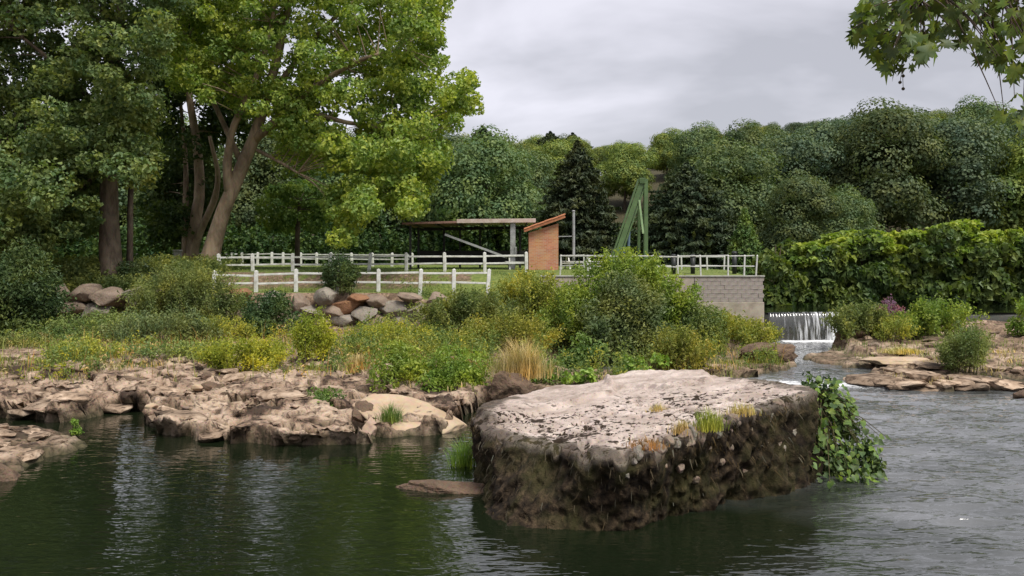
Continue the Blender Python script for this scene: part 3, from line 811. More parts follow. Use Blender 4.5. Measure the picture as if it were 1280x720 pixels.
# ------------------------------------------------------------------ boulder wall, separate rocks
bw = thing('boulder_wall', 'rough dry wall of big boulders holding up the fenced bank', 'wall', (WX(300, 38), 37.9, 1.3))
def boulder(px, py, wpx, hpx, mat, seed, d=37.9):
    V, T = rock_geo(seed, (wpx * d / F * 1.35, 1.2, hpx * d / F * 1.3), 3, 18, .10, .45)
    o = link('boulder', mesh('boulder', V, None, T, M[mat], True), bw)
    p = W(px, py, d); r_ = rng_(seed)
    o.location = (p[0] - bw.location[0], p[1] - bw.location[1] + .1 * r_.normal(), p[2] - bw.location[2])
    o.rotation_euler = (r_.normal() * .08, r_.normal() * .1, r_.normal() * .25)
known = [(345, 377, 26, 22, 'boulder'), (374, 379, 20, 22, 'boulder_warm'), (407, 371, 26, 20, 'boulder'), (433, 384, 34, 17, 'boulder_rust'), (389, 390, 30, 16, 'boulder'),
         (488, 386, 50, 24, 'boulder'), (524, 391, 30, 20, 'boulder'), (470, 402, 36, 20, 'boulder_warm'), (505, 403, 34, 16, 'boulder'), (449, 373, 26, 13, 'boulder_rust'),
         (545, 378, 26, 22, 'boulder_warm'), (75, 367, 30, 20, 'boulder_warm'), (107, 369, 30, 22, 'boulder_warm'), (46, 368, 26, 20, 'boulder_warm'), (137, 371, 34, 20, 'boulder_warm'),
         (303, 369, 22, 14, 'boulder_rust'), (322, 388, 28, 20, 'boulder'), (430, 400, 30, 14, 'boulder'), (360, 398, 30, 16, 'boulder_warm'), (91, 384, 34, 16, 'boulder_warm'),
         (15, 368, 30, 20, 'boulder'), (170, 372, 30, 20, 'boulder'), (202, 374, 32, 22, 'boulder_warm'), (235, 375, 30, 20, 'boulder'), (268, 376, 32, 20, 'boulder'),
         (124, 387, 30, 15, 'boulder'), (58, 385, 32, 16, 'boulder'), (513, 372, 24, 10, 'boulder_warm'), (400, 404, 28, 13, 'boulder_warm'), (290, 392, 30, 17, 'boulder_warm'), (415, 388, 30, 18, 'boulder_warm'), (455, 392, 26, 16, 'boulder'), (535, 402, 30, 16, 'boulder_warm'), (470, 376, 24, 14, 'boulder_warm'), (340, 396, 30, 16, 'boulder'), (375, 405, 30, 14, 'boulder')]
for i, b in enumerate(known): boulder(*b, 500 + i)

rock('rock', 'smooth tan slab sloping down into the pool beside the grass tuft', 514, 0, 20.3, (2.9, 1.9, .8), 'slab_tan', 41, -.3, 4, 7, .05, .52, (.2, .30))
rock('rock', 'dark pitted rock propping up the tan sloping slab', 452, 0, 20.2, (.7, .7, .6), 'rock_brown', 43, .3, 4, 9, .2, .35)
rock('rock', 'small pink pointed rock at the water edge below the slab', 462, 0, 19.35, (.42, .4, .55), 'rock_pink', 44, .3, 3, 7, .12, .12, z=.0)
rock('rock', 'upright brown rock face below the straw coloured grass', 634, 0, 23.2, (1.5, 1.0, 1.3), 'rock_brown', 45, .2, 4, 9, .24, .3, z=.05)
rock('rock', 'low dark rock jutting into the pool from the left foot of the block', 562, 0, 14.8, (2.0, .55, .36), 'rock_brown', 46, -.12, 4, 9, .26, .19, z=.0)
rock('rock', 'dark layered rock pile by the stream below the weir', 962, 0, 31.5, (2.6, 1.6, 1.0), 'rock_brown', 47, .1, 4, 12, .24, .3)
rock('rock', 'flat pale ledge rock on the right bank by the stream', 1120, 0, 30.2, (2.6, 1.4, .42), 'slab_tan', 48, .05, 4, 10, .12, .18)
rock('rock', 'dark half submerged rock at the right edge of the picture', 1283, 0, 24.8, (.7, .6, .4), 'rock_brown', 49, .0, 3, 9, .15, .15, z=0)
rock('rock', 'rough grey brown rock where the spit meets the left picture edge', 2, 0, 15.6, (.7, .6, .5), 'rock_brown', 50, .4, 3, 9, .15, .2)
rock('rock', 'greenish flat rock just below the waterfall', 1062, 0, 36.0, (1.6, 1.2, .5), 'rock_brown', 51, .4, 3, 9, .15, .2)
# slabs of bedrock breaking the surface of the shores
m, n, l, o = newmat('bedrock')
c = n.new('ShaderNodeTexCoord').outputs['Object']; oi = n.new('ShaderNodeObjectInfo')
t1 = noise(n, l, c, 1.7, 6, .62, .4); t2 = noise(n, l, c, 8.0, 6, .65, .3)
rk = ramp(n, [(.38, (.08, .055, .038)), (.47, (.30, .215, .15)), (.62, (.53, .41, .305))]); l.new(t1.outputs['Fac'], rk.inputs[0])
sp2 = ramp(n, [(.36, (.08, .055, .035)), (.46, (1, 1, 1))]); l.new(t2.outputs['Fac'], sp2.inputs[0])
col = mixc(n, l, .75, rk.outputs[0], sp2.outputs[0], 'MULTIPLY'); hs = n.new('ShaderNodeHueSaturation'); l.new(col, hs.inputs['Color'])
v = math_(n, l, 'MULTIPLY_ADD', oi.outputs['Random'], .55); v.node.inputs[2].default_value = .6; l.new(v, hs.inputs['Value'])
bsdf(n, l, o, hs.outputs[0], .9, bump(n, l, t2.outputs['Fac'], .6, .04), .2)
M['bedrock'] = m
slabs = []
for i in range(10):
    V, T = rock_geo(1200 + i, (1.0, .8, .42), 3, 16, .13, .45); V[:, 2] = np.minimum(V[:, 2], .12 + .05 * V[:, 0] + .03 * (fbm3(V * 5, 3, i) - .5)); slabs.append(mesh('bedrock_slab', V, None, T, M['bedrock'], i % 2 == 0))
r = rng_(55); spots = []
for a, b in list(zip(LEFT[:15], LEFT[1:16])):
    a, b = np.array(a), np.array(b); L_ = np.linalg.norm(b - a)
    if abs(a[0]) > 14: continue
    for k_ in range(max(int(L_ / .62), 1)):
        p = a + (b - a) * r.random() + r.normal(size=2) * .18; spots.append((p[0], p[1] + .25, r.uniform(.6, 1.5), .16))
for a, b in list(zip(RIGHT[:4], RIGHT[1:5])):
    a, b = np.array(a), np.array(b)
    for k_ in range(8):
        p = a + (b - a) * r.random() + r.normal(size=2) * .18; spots.append((p[0], p[1] + .3, r.uniform(.7, 1.8), .12))
for i in range(70):
    px, d = r.uniform(-10, 500), r.uniform(20.5, 30); spots.append((WX(px, d), d, r.uniform(.5, 1.6), None))
for i in range(30):
    px, d = r.uniform(1075, 1300), r.uniform(27.5, 38); spots.append((WX(px, d), d, r.uniform(.6, 1.8), None))
for i in range(14):
    px, d = r.uniform(-10, 100), r.uniform(16, 19); spots.append((WX(px, d), d, r.uniform(.5, 1.1), None))
for i in range(12):
    px, d = r.uniform(880, 1000), r.uniform(28.5, 34); spots.append((WX(px, d), d, r.uniform(.6, 1.4), None))
for x, y, sz, z in spots:
    g = ground(x, y)
    if abs(x - WX(514, 20.3)) < 2.0 and 18.4 < y < 21.8: continue
    if z is None and g < .12: continue
    o = link('bedrock_slab', slabs[int(r.random() * 10)], TERR); o.location = (x, y, (max(g, z) if z is not None else g) + .04 * r.normal() - .02)
    o.scale = (sz, sz * r.uniform(.7, 1.1), sz * r.uniform(.55, .85)); o.rotation_euler = (r.normal() * .07, r.normal() * .09, r.normal() * .5 + (3.14 if r.random() < .5 else 0))
r = rng_(5)
for i in range(46):                   # loose stones scattered over the bare shore
    px = r.uniform(0, 470); d = r.uniform(21, 28.5) ; x = WX(px, d); s = r.uniform(.14, .42)
    if ground(x, d) < .12: continue
    V, T = rock_geo(700 + i % 9, (s * 1.3, s, s * .7), 2, 8, .15)
    o = link('loose_stone', mesh('loose_stone', V, None, T, M[('rock_pink', 'rock_brown', 'slab_tan', 'boulder_warm')[i % 4]], True))
    o.location = (x, d, ground(x, d) + s * .12); o.rotation_euler = (0, 0, r.random() * 6)
    hue = ('pink', 'brown', 'tan', 'grey brown')[i % 4]; tag(o, 'small loose ' + hue + ' stone lying on the bare rocky left shore', 'stone', 'loose ' + hue + ' stones on the left shore')
for i in range(22):
    px = r.uniform(1070, 1290); d = r.uniform(27, 36); x = WX(px, d); s = r.uniform(.14, .45)
    if ground(x, d) < .25: continue
    V, T = rock_geo(700 + i % 9, (s * 1.3, s, s * .7), 2, 8, .15)
    o = link('loose_stone', mesh('loose_stone', V, None, T, M[('rock_pink', 'rock_brown', 'slab_tan', 'boulder_warm')[i % 4]], True))
    o.location = (x, d, ground(x, d) + s * .12); o.rotation_euler = (0, 0, r.random() * 6)
    hue = ('pink', 'brown', 'tan', 'grey brown')[i % 4]; tag(o, 'small loose ' + hue + ' stone lying on the rock shelf of the right bank', 'stone', 'loose ' + hue + ' stones on the right shelf')

# ------------------------------------------------------------------ block wall at the weir
cw = thing('block_wall', 'concrete block retaining wall with cast base beside the weir', 'wall', (6.5, 40.0, .6))
ox, oy, oz = 6.5, 40.0, .6
mb = MB(); mb.box(((1.3 + 8.55) / 2 - ox, .22, (.3 + 3.2) / 2 - oz), (7.25, .44, 2.9), None, .02); mb.build('cast_panel', M['pale_concrete'], cw)
mb = MB(); mb.box(((8.56 + 11.84) / 2 - ox, .22, (.3 + 2.02) / 2 - oz), (3.28, .46, 1.72), None, .02); mb.build('cast_base', M['pale_concrete'], cw)
mb = MB(); mb.box(((8.56 + 11.78) / 2 - ox, .26, 2.615 - oz), (3.2, .36, 1.17)); mb.build('core', M['block_concrete'], cw)
mb = MB(); mb.box((11.62 - ox, 6.5, 1.75 - oz), (.40, 12.1, 2.86), None, .02); mb.build('return_wall', M['pale_concrete'], cw)
mb = MB(); mb.box((0, 0, 0), (.396, .1, .192), None, .006); bme = mb.mesh('block', M['block_concrete'])
r = rng_(4)
for row in range(6):
    xs = np.arange(8.58 + .2, 11.8, .4) if row % 2 == 0 else np.arange(8.58, 11.9, .4)
    for x in xs:
        a, b = max(x - .2, 8.57), min(x + .2, 11.83)
        o = link('block', bme, cw); o.location = ((a + b) / 2 - ox, .055 + r.normal() * .006, 2.125 + row * .197 - oz); o.scale = ((b - a) / .4, 1, 1)
mb = MB(); mb.box((6.57 - ox, .22, 3.235 - oz), (10.6, .52, .07), None, .015); mb.build('coping', M['grey_concrete'], cw)

# ------------------------------------------------------------------ fences
def fence(name, label, posts, d0, ytop, rails, pw, matp, matr, ph=1.05, seed=0, rh=.09, rw=.06, skip=()):
    """posts: list of (px, d); rails: heights below the post top"""
    pts = []
    for px, d in posts:
        x = WX(px, d); g = ground(x, d); pts.append((x, d, g))
    t = thing(name, label, 'fence', (pts[0][0], pts[0][1], pts[0][2])); o0 = np.array(pts[0]); r_ = rng_(seed); tops = []
    for i, (x, d, g) in enumerate(pts):
        zt = WZ(ytop(posts[i][0]), d) if ytop else g + ph
        tops.append(zt)
        mb = MB(); hh = zt - g + .3
        mb.box((0, 0, hh / 2 - .3), (pw, pw, hh), None, pw * .12)
        mb.add(*pyramid(pw * .98, zt - g, .05))
        o = mb.build('post', M[matp], t); o.location = np.array((x, d, g)) - o0; o.rotation_euler = (r_.normal() * .02, r_.normal() * .03, 0)
    for i in range(len(pts) - 1):
        if i in skip: continue
        for q in rails:
            a = np.array((pts[i][0], pts[i][1] , tops[i] - q)); b = np.array((pts[i + 1][0], pts[i + 1][1], tops[i + 1] - q + r_.normal() * .025))
            mb = MB(); mb.beam(a - o0, b - o0, rw, rh, .008); mb.build('rail', M[matr], t)
    return t
def pyramid(w, z, h):
    s = w / 2; return [[-s, -s, z], [s, -s, z], [s, s, z], [-s, s, z], [0, 0, z + h]], None, [[0, 1, 4], [1, 2, 4], [2, 3, 4], [3, 0, 4]]
fence('fence', 'upper white two rail fence along the lawn edge ending at the brick hut', [(p, 44.0) for p in (275, 316, 366, 413, 461, 508, 556, 606, 658)],
      44, lambda p: 318 - (p - 275) * .006, (.17, .55), .17, 'white_paint', 'white_paint', seed=3, rh=.09)
fence('fence', 'lower white two rail fence on top of the boulder wall', [(p, 39.2) for p in (268, 320, 370, 421, 473, 525, 567, 609)],
      39, lambda p: 337 + (2 if p < 350 else 0), (.17, .58), .17, 'white_paint', 'white_paint', seed=4, rh=.09)
fence('fence', 'distant white fence across the far side of the lawn', [(p, 78 - (p - 40) * .03) for p in (-20, 15, 45, 80, 110, 150, 190, 215, 240, 268, 290, 303, 322, 340, 354, 376, 396, 414, 440, 466, 490, 515)],
      70, None, (.12, .45), .2, 'white_paint', 'white_paint', 1.0, seed=5)
fence('railing', 'thin pale metal railing on top of the concrete block wall', [(p, d) for p, d in ((700, 41.5), (735, 40.6), (780, 40.3), (815, 40.3), (847, 40.3), (876, 40.3), (910, 40.3), (930, 40.3), (943, 40.3))],
      40, lambda p: 319.5, (.02, .5), .07, 'metal_pale', 'metal_pale', seed=6, rh=.05, rw=.04)
fence('railing', 'second pale railing set back behind the one on the wall', [(p, d) for p, d in ((818, 46), (852, 46), (884, 46), (905, 46))],
      40, lambda p: 320.5, (.02, .5), .08, 'metal_pale', 'metal_pale', seed=7, rh=.06, rw=.05)
fence('railing', 'short thin railing between the brick hut and the green frame', [(p, d) for p, d in ((702, 47), (730, 47), (758, 47), (790, 47))],
      40, lambda p: 319, (.02, .45), .07, 'metal_pale', 'metal_pale', seed=8, rh=.05, rw=.04)
# stone gate post among the trees
gp = thing('gate_post', 'short grey stone gate post half hidden under the trees', 'post', (WX(222, 50), 50, ground(WX(222, 50), 50)))
mb = MB(); mb.box((0, 0, .45), (.34, .34, 1.1), None, .03); mb.build('shaft', M['grey_concrete'], gp)
mb = MB(); mb.box((0, 0, 1.06), (.44, .44, .12), None, .03); mb.build('cap', M['grey_concrete'], gp)

# ------------------------------------------------------------------ brick hut, open shed, hoist frame
hx, hd = WX(679, 46), 46.0; hz = ground(hx, hd)
hut = thing('brick_hut', 'narrow red brick hut with a steep single pitch tiled roof', 'hut', (hx, hd, hz))
wl0, wr0 = WX(661, 46) - hx, WX(698, 46) - hx
zl0, zr0 = WZ(291, 46) - hz, WZ(279, 46) - hz
D = 2.2
V = [[wl0, 0, -.2], [wr0, 0, -.2], [wr0, 0, zr0], [wl0, 0, zl0], [wl0, D, -.2], [wr0, D, -.2], [wr0, D, zr0], [wl0, D, zl0]]
mb = MB(); mb.add(V, [[0, 1, 2, 3], [1, 5, 6, 2], [5, 4, 7, 6], [4, 0, 3, 7], [3, 2, 6, 7]]); mb.build('wall', M['brick_face'], hut)
ra = np.array([WX(655, 46) - hx, 0, WZ(287, 46) - hz]); rb_ = np.array([WX(706, 46) - hx, 0, WZ(269, 46) - hz])
rf = MB(); rf.beam(ra + (0, D / 2, -.06), rb_ + (0, D / 2, -.06), D + .5, .07); roof = rf.build('roof', M['wood_grey'], hut)
u = (rb_ - ra) / np.linalg.norm(rb_ - ra)
L = np.linalg.norm(rb_ - ra); nrm_ = np.array([-u[2], 0, u[0]])
tl = MB()
ang = np.linspace(0, np.pi, 7)
V = []; 
for s_ in (0, .40):
    for a_ in ang: V.append([s_, math.cos(a_) * .095 * (1 - .2 * s_), math.sin(a_) * .075])
tl.add(V, [[j, j + 1, j + 8, j + 7] for j in range(6)]); tme = tl.mesh('roof_tile', M['tile_red'], True)
Rm = Matrix(((u[0], 0, nrm_[0]), (0, 1, 0), (u[2], 0, nrm_[2]))).to_4x4()
for i in range(6):
    for j in range(14):
        o = link('roof_tile', tme, roof)
        p = ra + u * (.02 + i * L / 6) + nrm_ * (.0 + .012 * (i % 2)) + np.array([0, -.22 + j * (D + .44) / 13, 0])
        o.matrix_local = Matrix.Translation(p) @ Rm
fb = MB(); fb.beam(ra + (0, -.26, -.07), rb_ + (0, -.26, -.07), .04, .16); fb.build('verge_board', M['tile_red'], hut)

sx, sd = WX(585, 49), 49.0; sz = ground(sx, sd)
sh = thing('open_shed', 'open sided shed with thin flat metal roof beside the hut', 'shed', (sx, sd, sz))
xl, xr = WX(512, 49) - sx, WX(662, 49) - sx
zt = WZ(279, 49) - sz
def roofpart(x0, x1, z0, z1, mat):
    n = 60; V = []
    for y in (-1.8, 4.2):
        for i in range(n + 1):
            t_ = i / n; V.append([x0 + (x1 - x0) * t_, y, z0 + (z1 - z0) * t_ + .03 * (i % 2)])
    mb = MB(); mb.add(V, [[i, i + 1, n + 2 + i, n + 1 + i] for i in range(n)]); 
    V2 = np.array(V) - (0, 0, .05); mb.add(V2, [[i, n + 1 + i, n + 2 + i, i + 1] for i in range(n)])
    return mb.build('roof_sheet', M[mat], sh)
xm = WX(580, 49) - sx
roofpart(xl - .2, xm, zt - .06, zt + .06, 'roof_red'); roofpart(xm - .02, xr + .3, zt + .09, zt + .13, 'roof_pale')
mb = MB(); mb.beam((xm - .3, -1.85, zt + .03), (xr + .3, -1.85, zt + .07), .1, .22, .01); mb.build('edge_beam', M['roof_pale'], sh)
mb = MB(); mb.beam((xl - .2, -1.85, zt - .1), (xm - .3, -1.85, zt - .02), .08, .12, .01); mb.build('edge_beam', M['roof_red'], sh)
mb = MB(); mb.beam((xl, 4.0, zt - .2), (xr, 4.0, zt - .1), .1, .2); mb.build('back_beam', M['metal_dark'], sh)
for q in np.linspace(xl + .4, xr - .2, 6):
    mb = MB(); mb.beam((q, -1.8, zt - .1), (q, 4.0, zt - .1), .07, .14); mb.build('rafter', M['metal_dark'], sh)
for px, y, w in ((513, -1.6, .12), (523, 1.0, .12), (555, 3.9, .14), (575, 3.9, .12), (600, 3.9, .12), (650, 3.9, .14)):
    x = WX(px, 49 + y) - sx; mb = MB(); mb.box((x, y, zt / 2 - .15), (w, w, zt - .1)); mb.build('post', M['metal_dark'], sh)
px_ = WX(641, 47.3) - sx
mb = MB(); mb.box((px_, -1.62, (zt + .15) / 2), (.3, .22, zt + .2), None, .02); mb.build('pillar', M['metal_grey'], sh)
mb = MB(); mb.box((px_ + .16, -1.75, 1.0), (.14, .1, .5), None, .02); mb.build('meter_box', M['metal_grey'], sh)
mb = MB(); mb.beam((WX(556, 47.4) - sx, -1.5, WZ(293, 47.4) - sz), (WX(634, 47.4) - sx, -1.5, WZ(322, 47.4) - sz), .08, .12); mb.build('brace', M['metal_grey'], sh)
mb = MB(); mb.beam((xl, 3.9, .7), (xr, 3.9, .7), .05, .8); mb.build('dark_panel', M['metal_dark'], sh)  # low dark panel across the open back
pole = thing('pole', 'thin grey pole standing right of the brick hut', 'pole', (WX(717, 50), 50, ground(WX(717, 50), 50)))
zz = WZ(264, 50) - pole.location[2]
mb = MB(); mb.tube([(0, 0, -.2), (0, 0, zz)], [.09, .08], 10); mb.build('shaft', M['metal_grey'], pole)
mb = MB(); mb.tube([(0, 0, zz), (0, 0, zz + .06)], [.11, .05], 10); mb.build('cap', M['metal_grey'], pole)
mb = MB(); mb.beam((-.9, 0, 1.9), (0, 0, 1.92), .05, .05); mb.build('bracket', M['metal_grey'], pole)

gx0, gd = WX(790, 44), 44.0; gz = ground(gx0, gd)
gf = thing('hoist_frame', 'green painted steel hoist frame with slanting leg behind the railing', 'hoist', (gx0, gd, gz))
def gp_(px, py, dy=0): return np.array([WX(px, gd + dy) - gx0, dy, WZ(py, gd + dy) - gz])
def lattice(a, b, w, name, mat, n=9):
    a, b = np.array(a), np.array(b); u_ = norm(b - a); s_ = norm(np.cross(u_, (0, 1, 0)))
    mb = MB()
    for q in (-1, 1): mb.beam(a + s_ * q * w / 2, b + s_ * q * w / 2, .22, .08)
    p = MB(); 
    for i in range(n):
        q = 1 if i % 2 else -1
        p1 = a + (b - a) * (i / n) + s_ * q * w * .45; p2 = a + (b - a) * ((i + 1) / n) - s_ * q * w * .45
        p.beam(p1, p2, .05, .06)
    mb.beam(a + (0, -.1, 0), b + (0, -.1, 0), .03, w * .62)
    lg = mb.build(name, M[mat], gf); p.build('lacing', M[mat], lg); return lg
lattice(gp_(767, 330), gp_(803, 226), .42, 'slanting_leg', 'green_paint', 11)
mb = MB(); mb.beam(gp_(807, 335), gp_(807, 224), .2, .34, .01); mb.build('upright', M['green_paint'], gf)
mb = MB(); mb.beam(gp_(798, 335, .8), gp_(799, 232, .8), .14, .2, .01); mb.build('upright', M['green_paint'], gf)
mb = MB(); mb.beam(gp_(799, 250, -.1), gp_(804, 292, -.1), .1, .12); mb.build('brace', M['green_paint_pale'], gf)
mb = MB(); mb.beam(gp_(803, 226, -.2), gp_(803, 226, .9), .32, .3, .02); mb.build('head', M['green_paint'], gf)
mb = MB(); mb.tube([gp_(785, 325, .2), gp_(787, 275, .2)], .07, 8); mb.build('hydraulic_rod', M['metal_blue'], gf)
mb = MB(); mb.tube([gp_(779, 300, .2), gp_(779, 316, .2)], .12, 8); mb.build('motor', M['metal_blue'], gf)

def picnic_table(px, d, rz, label):
    x = WX(px, d); t = thing('picnic_table', label, 'table', (x, d, ground(x, d)), None, rz)
    for i in range(5):
        mb = MB(); mb.box((0, -.3 + .15 * i, .74), (1.7, .135, .04), None, .006); mb.build('top_plank', M['white_paint'], t)
    for s_ in (-1, 1):
        for q in (0, .15):
            mb = MB(); mb.box((0, s_ * (.62 + q), .44), (1.7, .13, .04), None, .006); mb.build('bench_plank', M['white_paint'], t)
        for e in (-.6, .6):
            mb = MB(); mb.beam((e, s_ * .72, -.02), (e, s_ * .22, .72), .07, .09); mb.build('leg', M['white_paint'], t)
    for e in (-.6, .6):
        mb = MB(); mb.beam((e, -.8, .39), (e, .8, .39), .05, .08); mb.build('cross_bar', M['white_paint'], t)
picnic_table(722, 49.5, .15, 'white picnic table just right of the brick hut')
picnic_table(751, 48.5, -.1, 'white picnic table nearer the green hoist frame')
picnic_table(650, 47.6, .05, 'white picnic table under the open shed by the grey pillar')
def bin_(px, d, label, h=1.0):
    x = WX(px, d); t = thing('litter_bin', label, 'bin', (x, d, ground(x, d)))
    mb = MB(); mb.tube([(0, 0, 0), (0, 0, h * .86)], [.11, .13], 14); mb.build('body', M['plastic_dark'], t, True)
    mb = MB(); mb.tube([(0, 0, h * .86), (0, 0, h * .94), (0, 0, h)], [.15, .145, .07], 14); mb.build('lid', M['plastic_dark'], t, True)
bin_(842, 43.0, 'black bin behind the railing left of the other black bins')
bin_(866, 43.0, 'black bin behind the middle of the railing')
bin_(918, 43.0, 'tall black bin behind the railing near the end of the wall', 1.15)

# ------------------------------------------------------------------ foliage
def leaves(P, N, size, r, aspect=.62, droop=.25, fold=.14):
    n = len(P); t = r.normal(size=(n, 3)); t -= (t * N).sum(1, keepdims=True) * N; t = norm(t); t[:, 2] -= droop; t = norm(t)
    b = norm(np.cross(N, t)); N2 = np.cross(t, b); s = (size * (.6 + .8 * r.random(n)))[:, None]
    v0 = P - t * s * .5; v2 = P + t * s * .5 - N2 * s * .1
    v1 = P + b * s * aspect * .5 + N2 * s * fold - t * s * .05; v3 = P - b * s * aspect * .5 + N2 * s * fold - t * s * .05
    return np.stack([v0, v1, v2, v3], 1).reshape(-1, 3), np.arange(n * 4).reshape(-1, 4)

def clump_pts(C, R, n, r, shell=.45, up=.55, rnd=.6):
    """n leaves in each ellipsoid clump: centres C (k,3), radii R (k,3)"""
    k = len(C); n = np.broadcast_to(np.asarray(n, int), (k,)); idx = np.repeat(np.arange(k), n)
    d = norm(r.normal(size=(len(idx), 3))); rad = shell + (1 - shell) * np.sqrt(r.random(len(idx)))
    rad = rad * (.85 + .3 * r.random(len(idx)))
    P = C[idx] + d * R[idx] * rad[:, None]
    N = norm(d * .7 + np.array([0, 0, up]) + r.normal(size=d.shape) * rnd)
    return P, N

def inpoly(pts, poly):
    return poly_sd(pts[:, 0], pts[:, 1], poly) > 0

def big_tree(name, label, base, trunk_px, d, crown_polys, mat, barkmat, leaf, seed, limbs=(), depth=5.0, group=None):
    """trunk and limbs given as (px, py, width_px) paths; crown_polys: (polygon in picture px, clump count, clump radius m, leaves per clump, depth offset)"""
    r = rng_(seed); x = WX(*base); g = ground(x, d)
    t = thing(name, label, 'tree', (x, d, g), group); o0 = np.array((x, d, g))
    def path(pp, dd=0.0, n=14):
        P = np.array([W(a, b, d + dd * i / max(len(pp) - 1, 1)) for i, (a, b, w) in enumerate(pp)]) - o0
        c = curve_pts(P, n); wv = np.interp(np.linspace(0, 1, n), np.linspace(0, 1, len(pp)), [w * d / F / 2 for a, b, w in pp]); return c, wv
    nodes = []
    c, wv = path(trunk_px); c[0, 2] = -.3
    mb = MB(); mb.tube(c, wv, 12, True, .18, seed); mb.build('trunk', M[barkmat], t, True); nodes.append(c[5:])
    for i, (pp, dd) in enumerate(limbs):
        c, wv = path(pp, dd); mb = MB(); mb.tube(c, wv, 9, True, .15, seed + i); mb.build('limb', M[barkmat], t, True); nodes.append(c[4:])
    nodes = np.concatenate(nodes); Cs = []; Rs = []; Ns = []
    for poly, cnt, cr_, lv, doff in crown_polys:
        pp = np.array(poly, float); lo, hi = pp.min(0), pp.max(0); got = []
        while len(got) < cnt:
            q = lo + (hi - lo) * r.random((200, 2)); q = q[inpoly(q, poly)]; got += list(q)
        got = np.array(got[:cnt])
        dd = d + doff + np.clip(r.normal(size=cnt) * depth * .5, -depth, depth)
        C = np.stack([(got[:, 0] - 640) / F * dd, dd, EYE - (got[:, 1] - HOR) / F * dd], 1) - o0
        rad = cr_ * (.6 + .7 * r.random(cnt))
        Cs.append(C); Rs.append(np.stack([rad * (1 + .3 * r.random(cnt)), rad * (1 + .3 * r.random(cnt)), rad * (.65 + .3 * r.random(cnt))], 1)); Ns.append((lv * (rad / cr_) ** 2).astype(int))
    C = np.concatenate(Cs); R = np.concatenate(Rs); nn = np.concatenate(Ns)
    C[:, 2] = np.maximum(C[:, 2], .6)
    P, N = clump_pts(C, R, nn, r, .45, .5, .6)
    V, Q = leaves(P, N, leaf, r, .75, .35)
    link('crown', mesh('crown', V, Q, None, M[mat]), t)
    mb = MB()                         # twigs from the limbs to the clumps
    for c_ in C[r.random(len(C)) < .55]:
        j = np.argmin(((nodes - c_) ** 2).sum(1) + 6 * np.clip(nodes[:, 2] - c_[2], 0, None) ** 2)
        a = nodes[j]; m_ = (a + c_) / 2 + np.array([0, 0, .12 * np.linalg.norm(c_ - a)]) * r.uniform(-.3, 1)
        L_ = np.linalg.norm(c_ - a)
        if L_ < 3.6: mb.tube(curve_pts([a, m_, c_], 5), np.linspace(.008 * L_ + .012, .008, 5), 5, False)
    mb.build('twigs', M[barkmat], t, True)
    return t

big_tree('plane_tree', 'tall plane tree with bright yellow green crown and leaning forked trunk', (262, 46), [(258, 345, 28), (264, 315, 22), (277, 270, 18), (297, 222, 17), (322, 160, 14), (342, 90, 12), (360, 10, 8), (372, -60, 4)], 46,
    [([(250, -120), (470, -130), (560, 0), (545, 60), (575, 110), (560, 170), (540, 215), (470, 215), (380, 190), (330, 150), (230, 120), (190, 60), (200, -60)], 640, .62, 160, 0),
     ([(400, 180), (560, 170), (535, 235), (515, 265), (470, 245), (430, 230)], 60, .65, 190, -2),
     ([(405, 225), (455, 235), (470, 262), (440, 300), (425, 300), (412, 260)], 30, .5, 150, -3),
     ([(495, 225), (525, 225), (518, 270), (505, 275)], 14, .42, 110, -3),
     ([(540, 78), (592, 92), (600, 140), (575, 165), (550, 140)], 24, .45, 100, -1),
     ([(520, -20), (556, 0), (545, 35), (520, 40)], 12, .42, 70, 0),
     ([(340, 150), (430, 180), (420, 225), (360, 215)], 12, .8, 170, 3)],
    'leaf_plane', 'bark_plane', .21, 101,
    limbs=[([(288, 248, 12), (284, 210, 11), (290, 165, 9), (305, 130, 9), (330, 70, 6), (345, 0, 4)], -2), ([(318, 175, 12), (380, 120, 8), (440, 80, 6), (500, 60, 3)], -3),
           ([(330, 130, 9), (400, 40, 6), (470, -20, 3)], 2), ([(322, 188, 5), (345, 200, 4), (372, 216, 2.5)], -2), ([(330, 120, 9), (420, 150, 6), (500, 170, 4), (525, 240, 2)], -2), ([(300, 200, 8), (250, 90, 5), (220, 20, 3)], 2)], depth=5.0)
big_tree('locust_tree', 'tall dark green tree with straight brown trunk at the left edge', (138, 41), [(140, 350, 28), (138, 310, 25), (136, 250, 22), (137, 180, 19), (140, 100, 16), (150, 20, 12), (158, -80, 8), (160, -220, 3)], 41,
    [([(-120, -260), (120, -330), (235, -180), (225, 0), (190, 80), (190, 150), (180, 215), (120, 235), (90, 290), (-120, 300)], 700, .72, 230, -1),
     ([(-60, 180), (60, 190), (70, 250), (50, 310), (-60, 320)], 70, .75, 280, -2),
     ([(60, 240), (125, 215), (120, 290), (70, 300)], 26, .7, 240, 1)],
    'leaf_acacia', 'bark_red', .2, 102,
    limbs=[([(140, 110, 12), (133, 60, 9), (128, 0, 7), (120, -90, 4)], 1), ([(138, 150, 8), (80, 90, 6), (20, 40, 3)], -2), ([(138, 200, 7), (70, 190, 5), (0, 180, 3)], -3), ([(142, 60, 8), (190, 0, 5), (215, -60, 3)], 1)], depth=4.5)
big_tree('poplar_sapling', 'young yellow green tree growing against the straight brown trunk', (160, 42.5), [(162, 340, 8), (163, 260, 7), (165, 180, 5), (162, 110, 3)], 42.5,
    [([(130, 95), (180, 90), (195, 160), (190, 200), (165, 230), (140, 170)], 24, .75, 190, -2)], 'leaf_mid', 'bark_dark', .22, 103, depth=1.5)
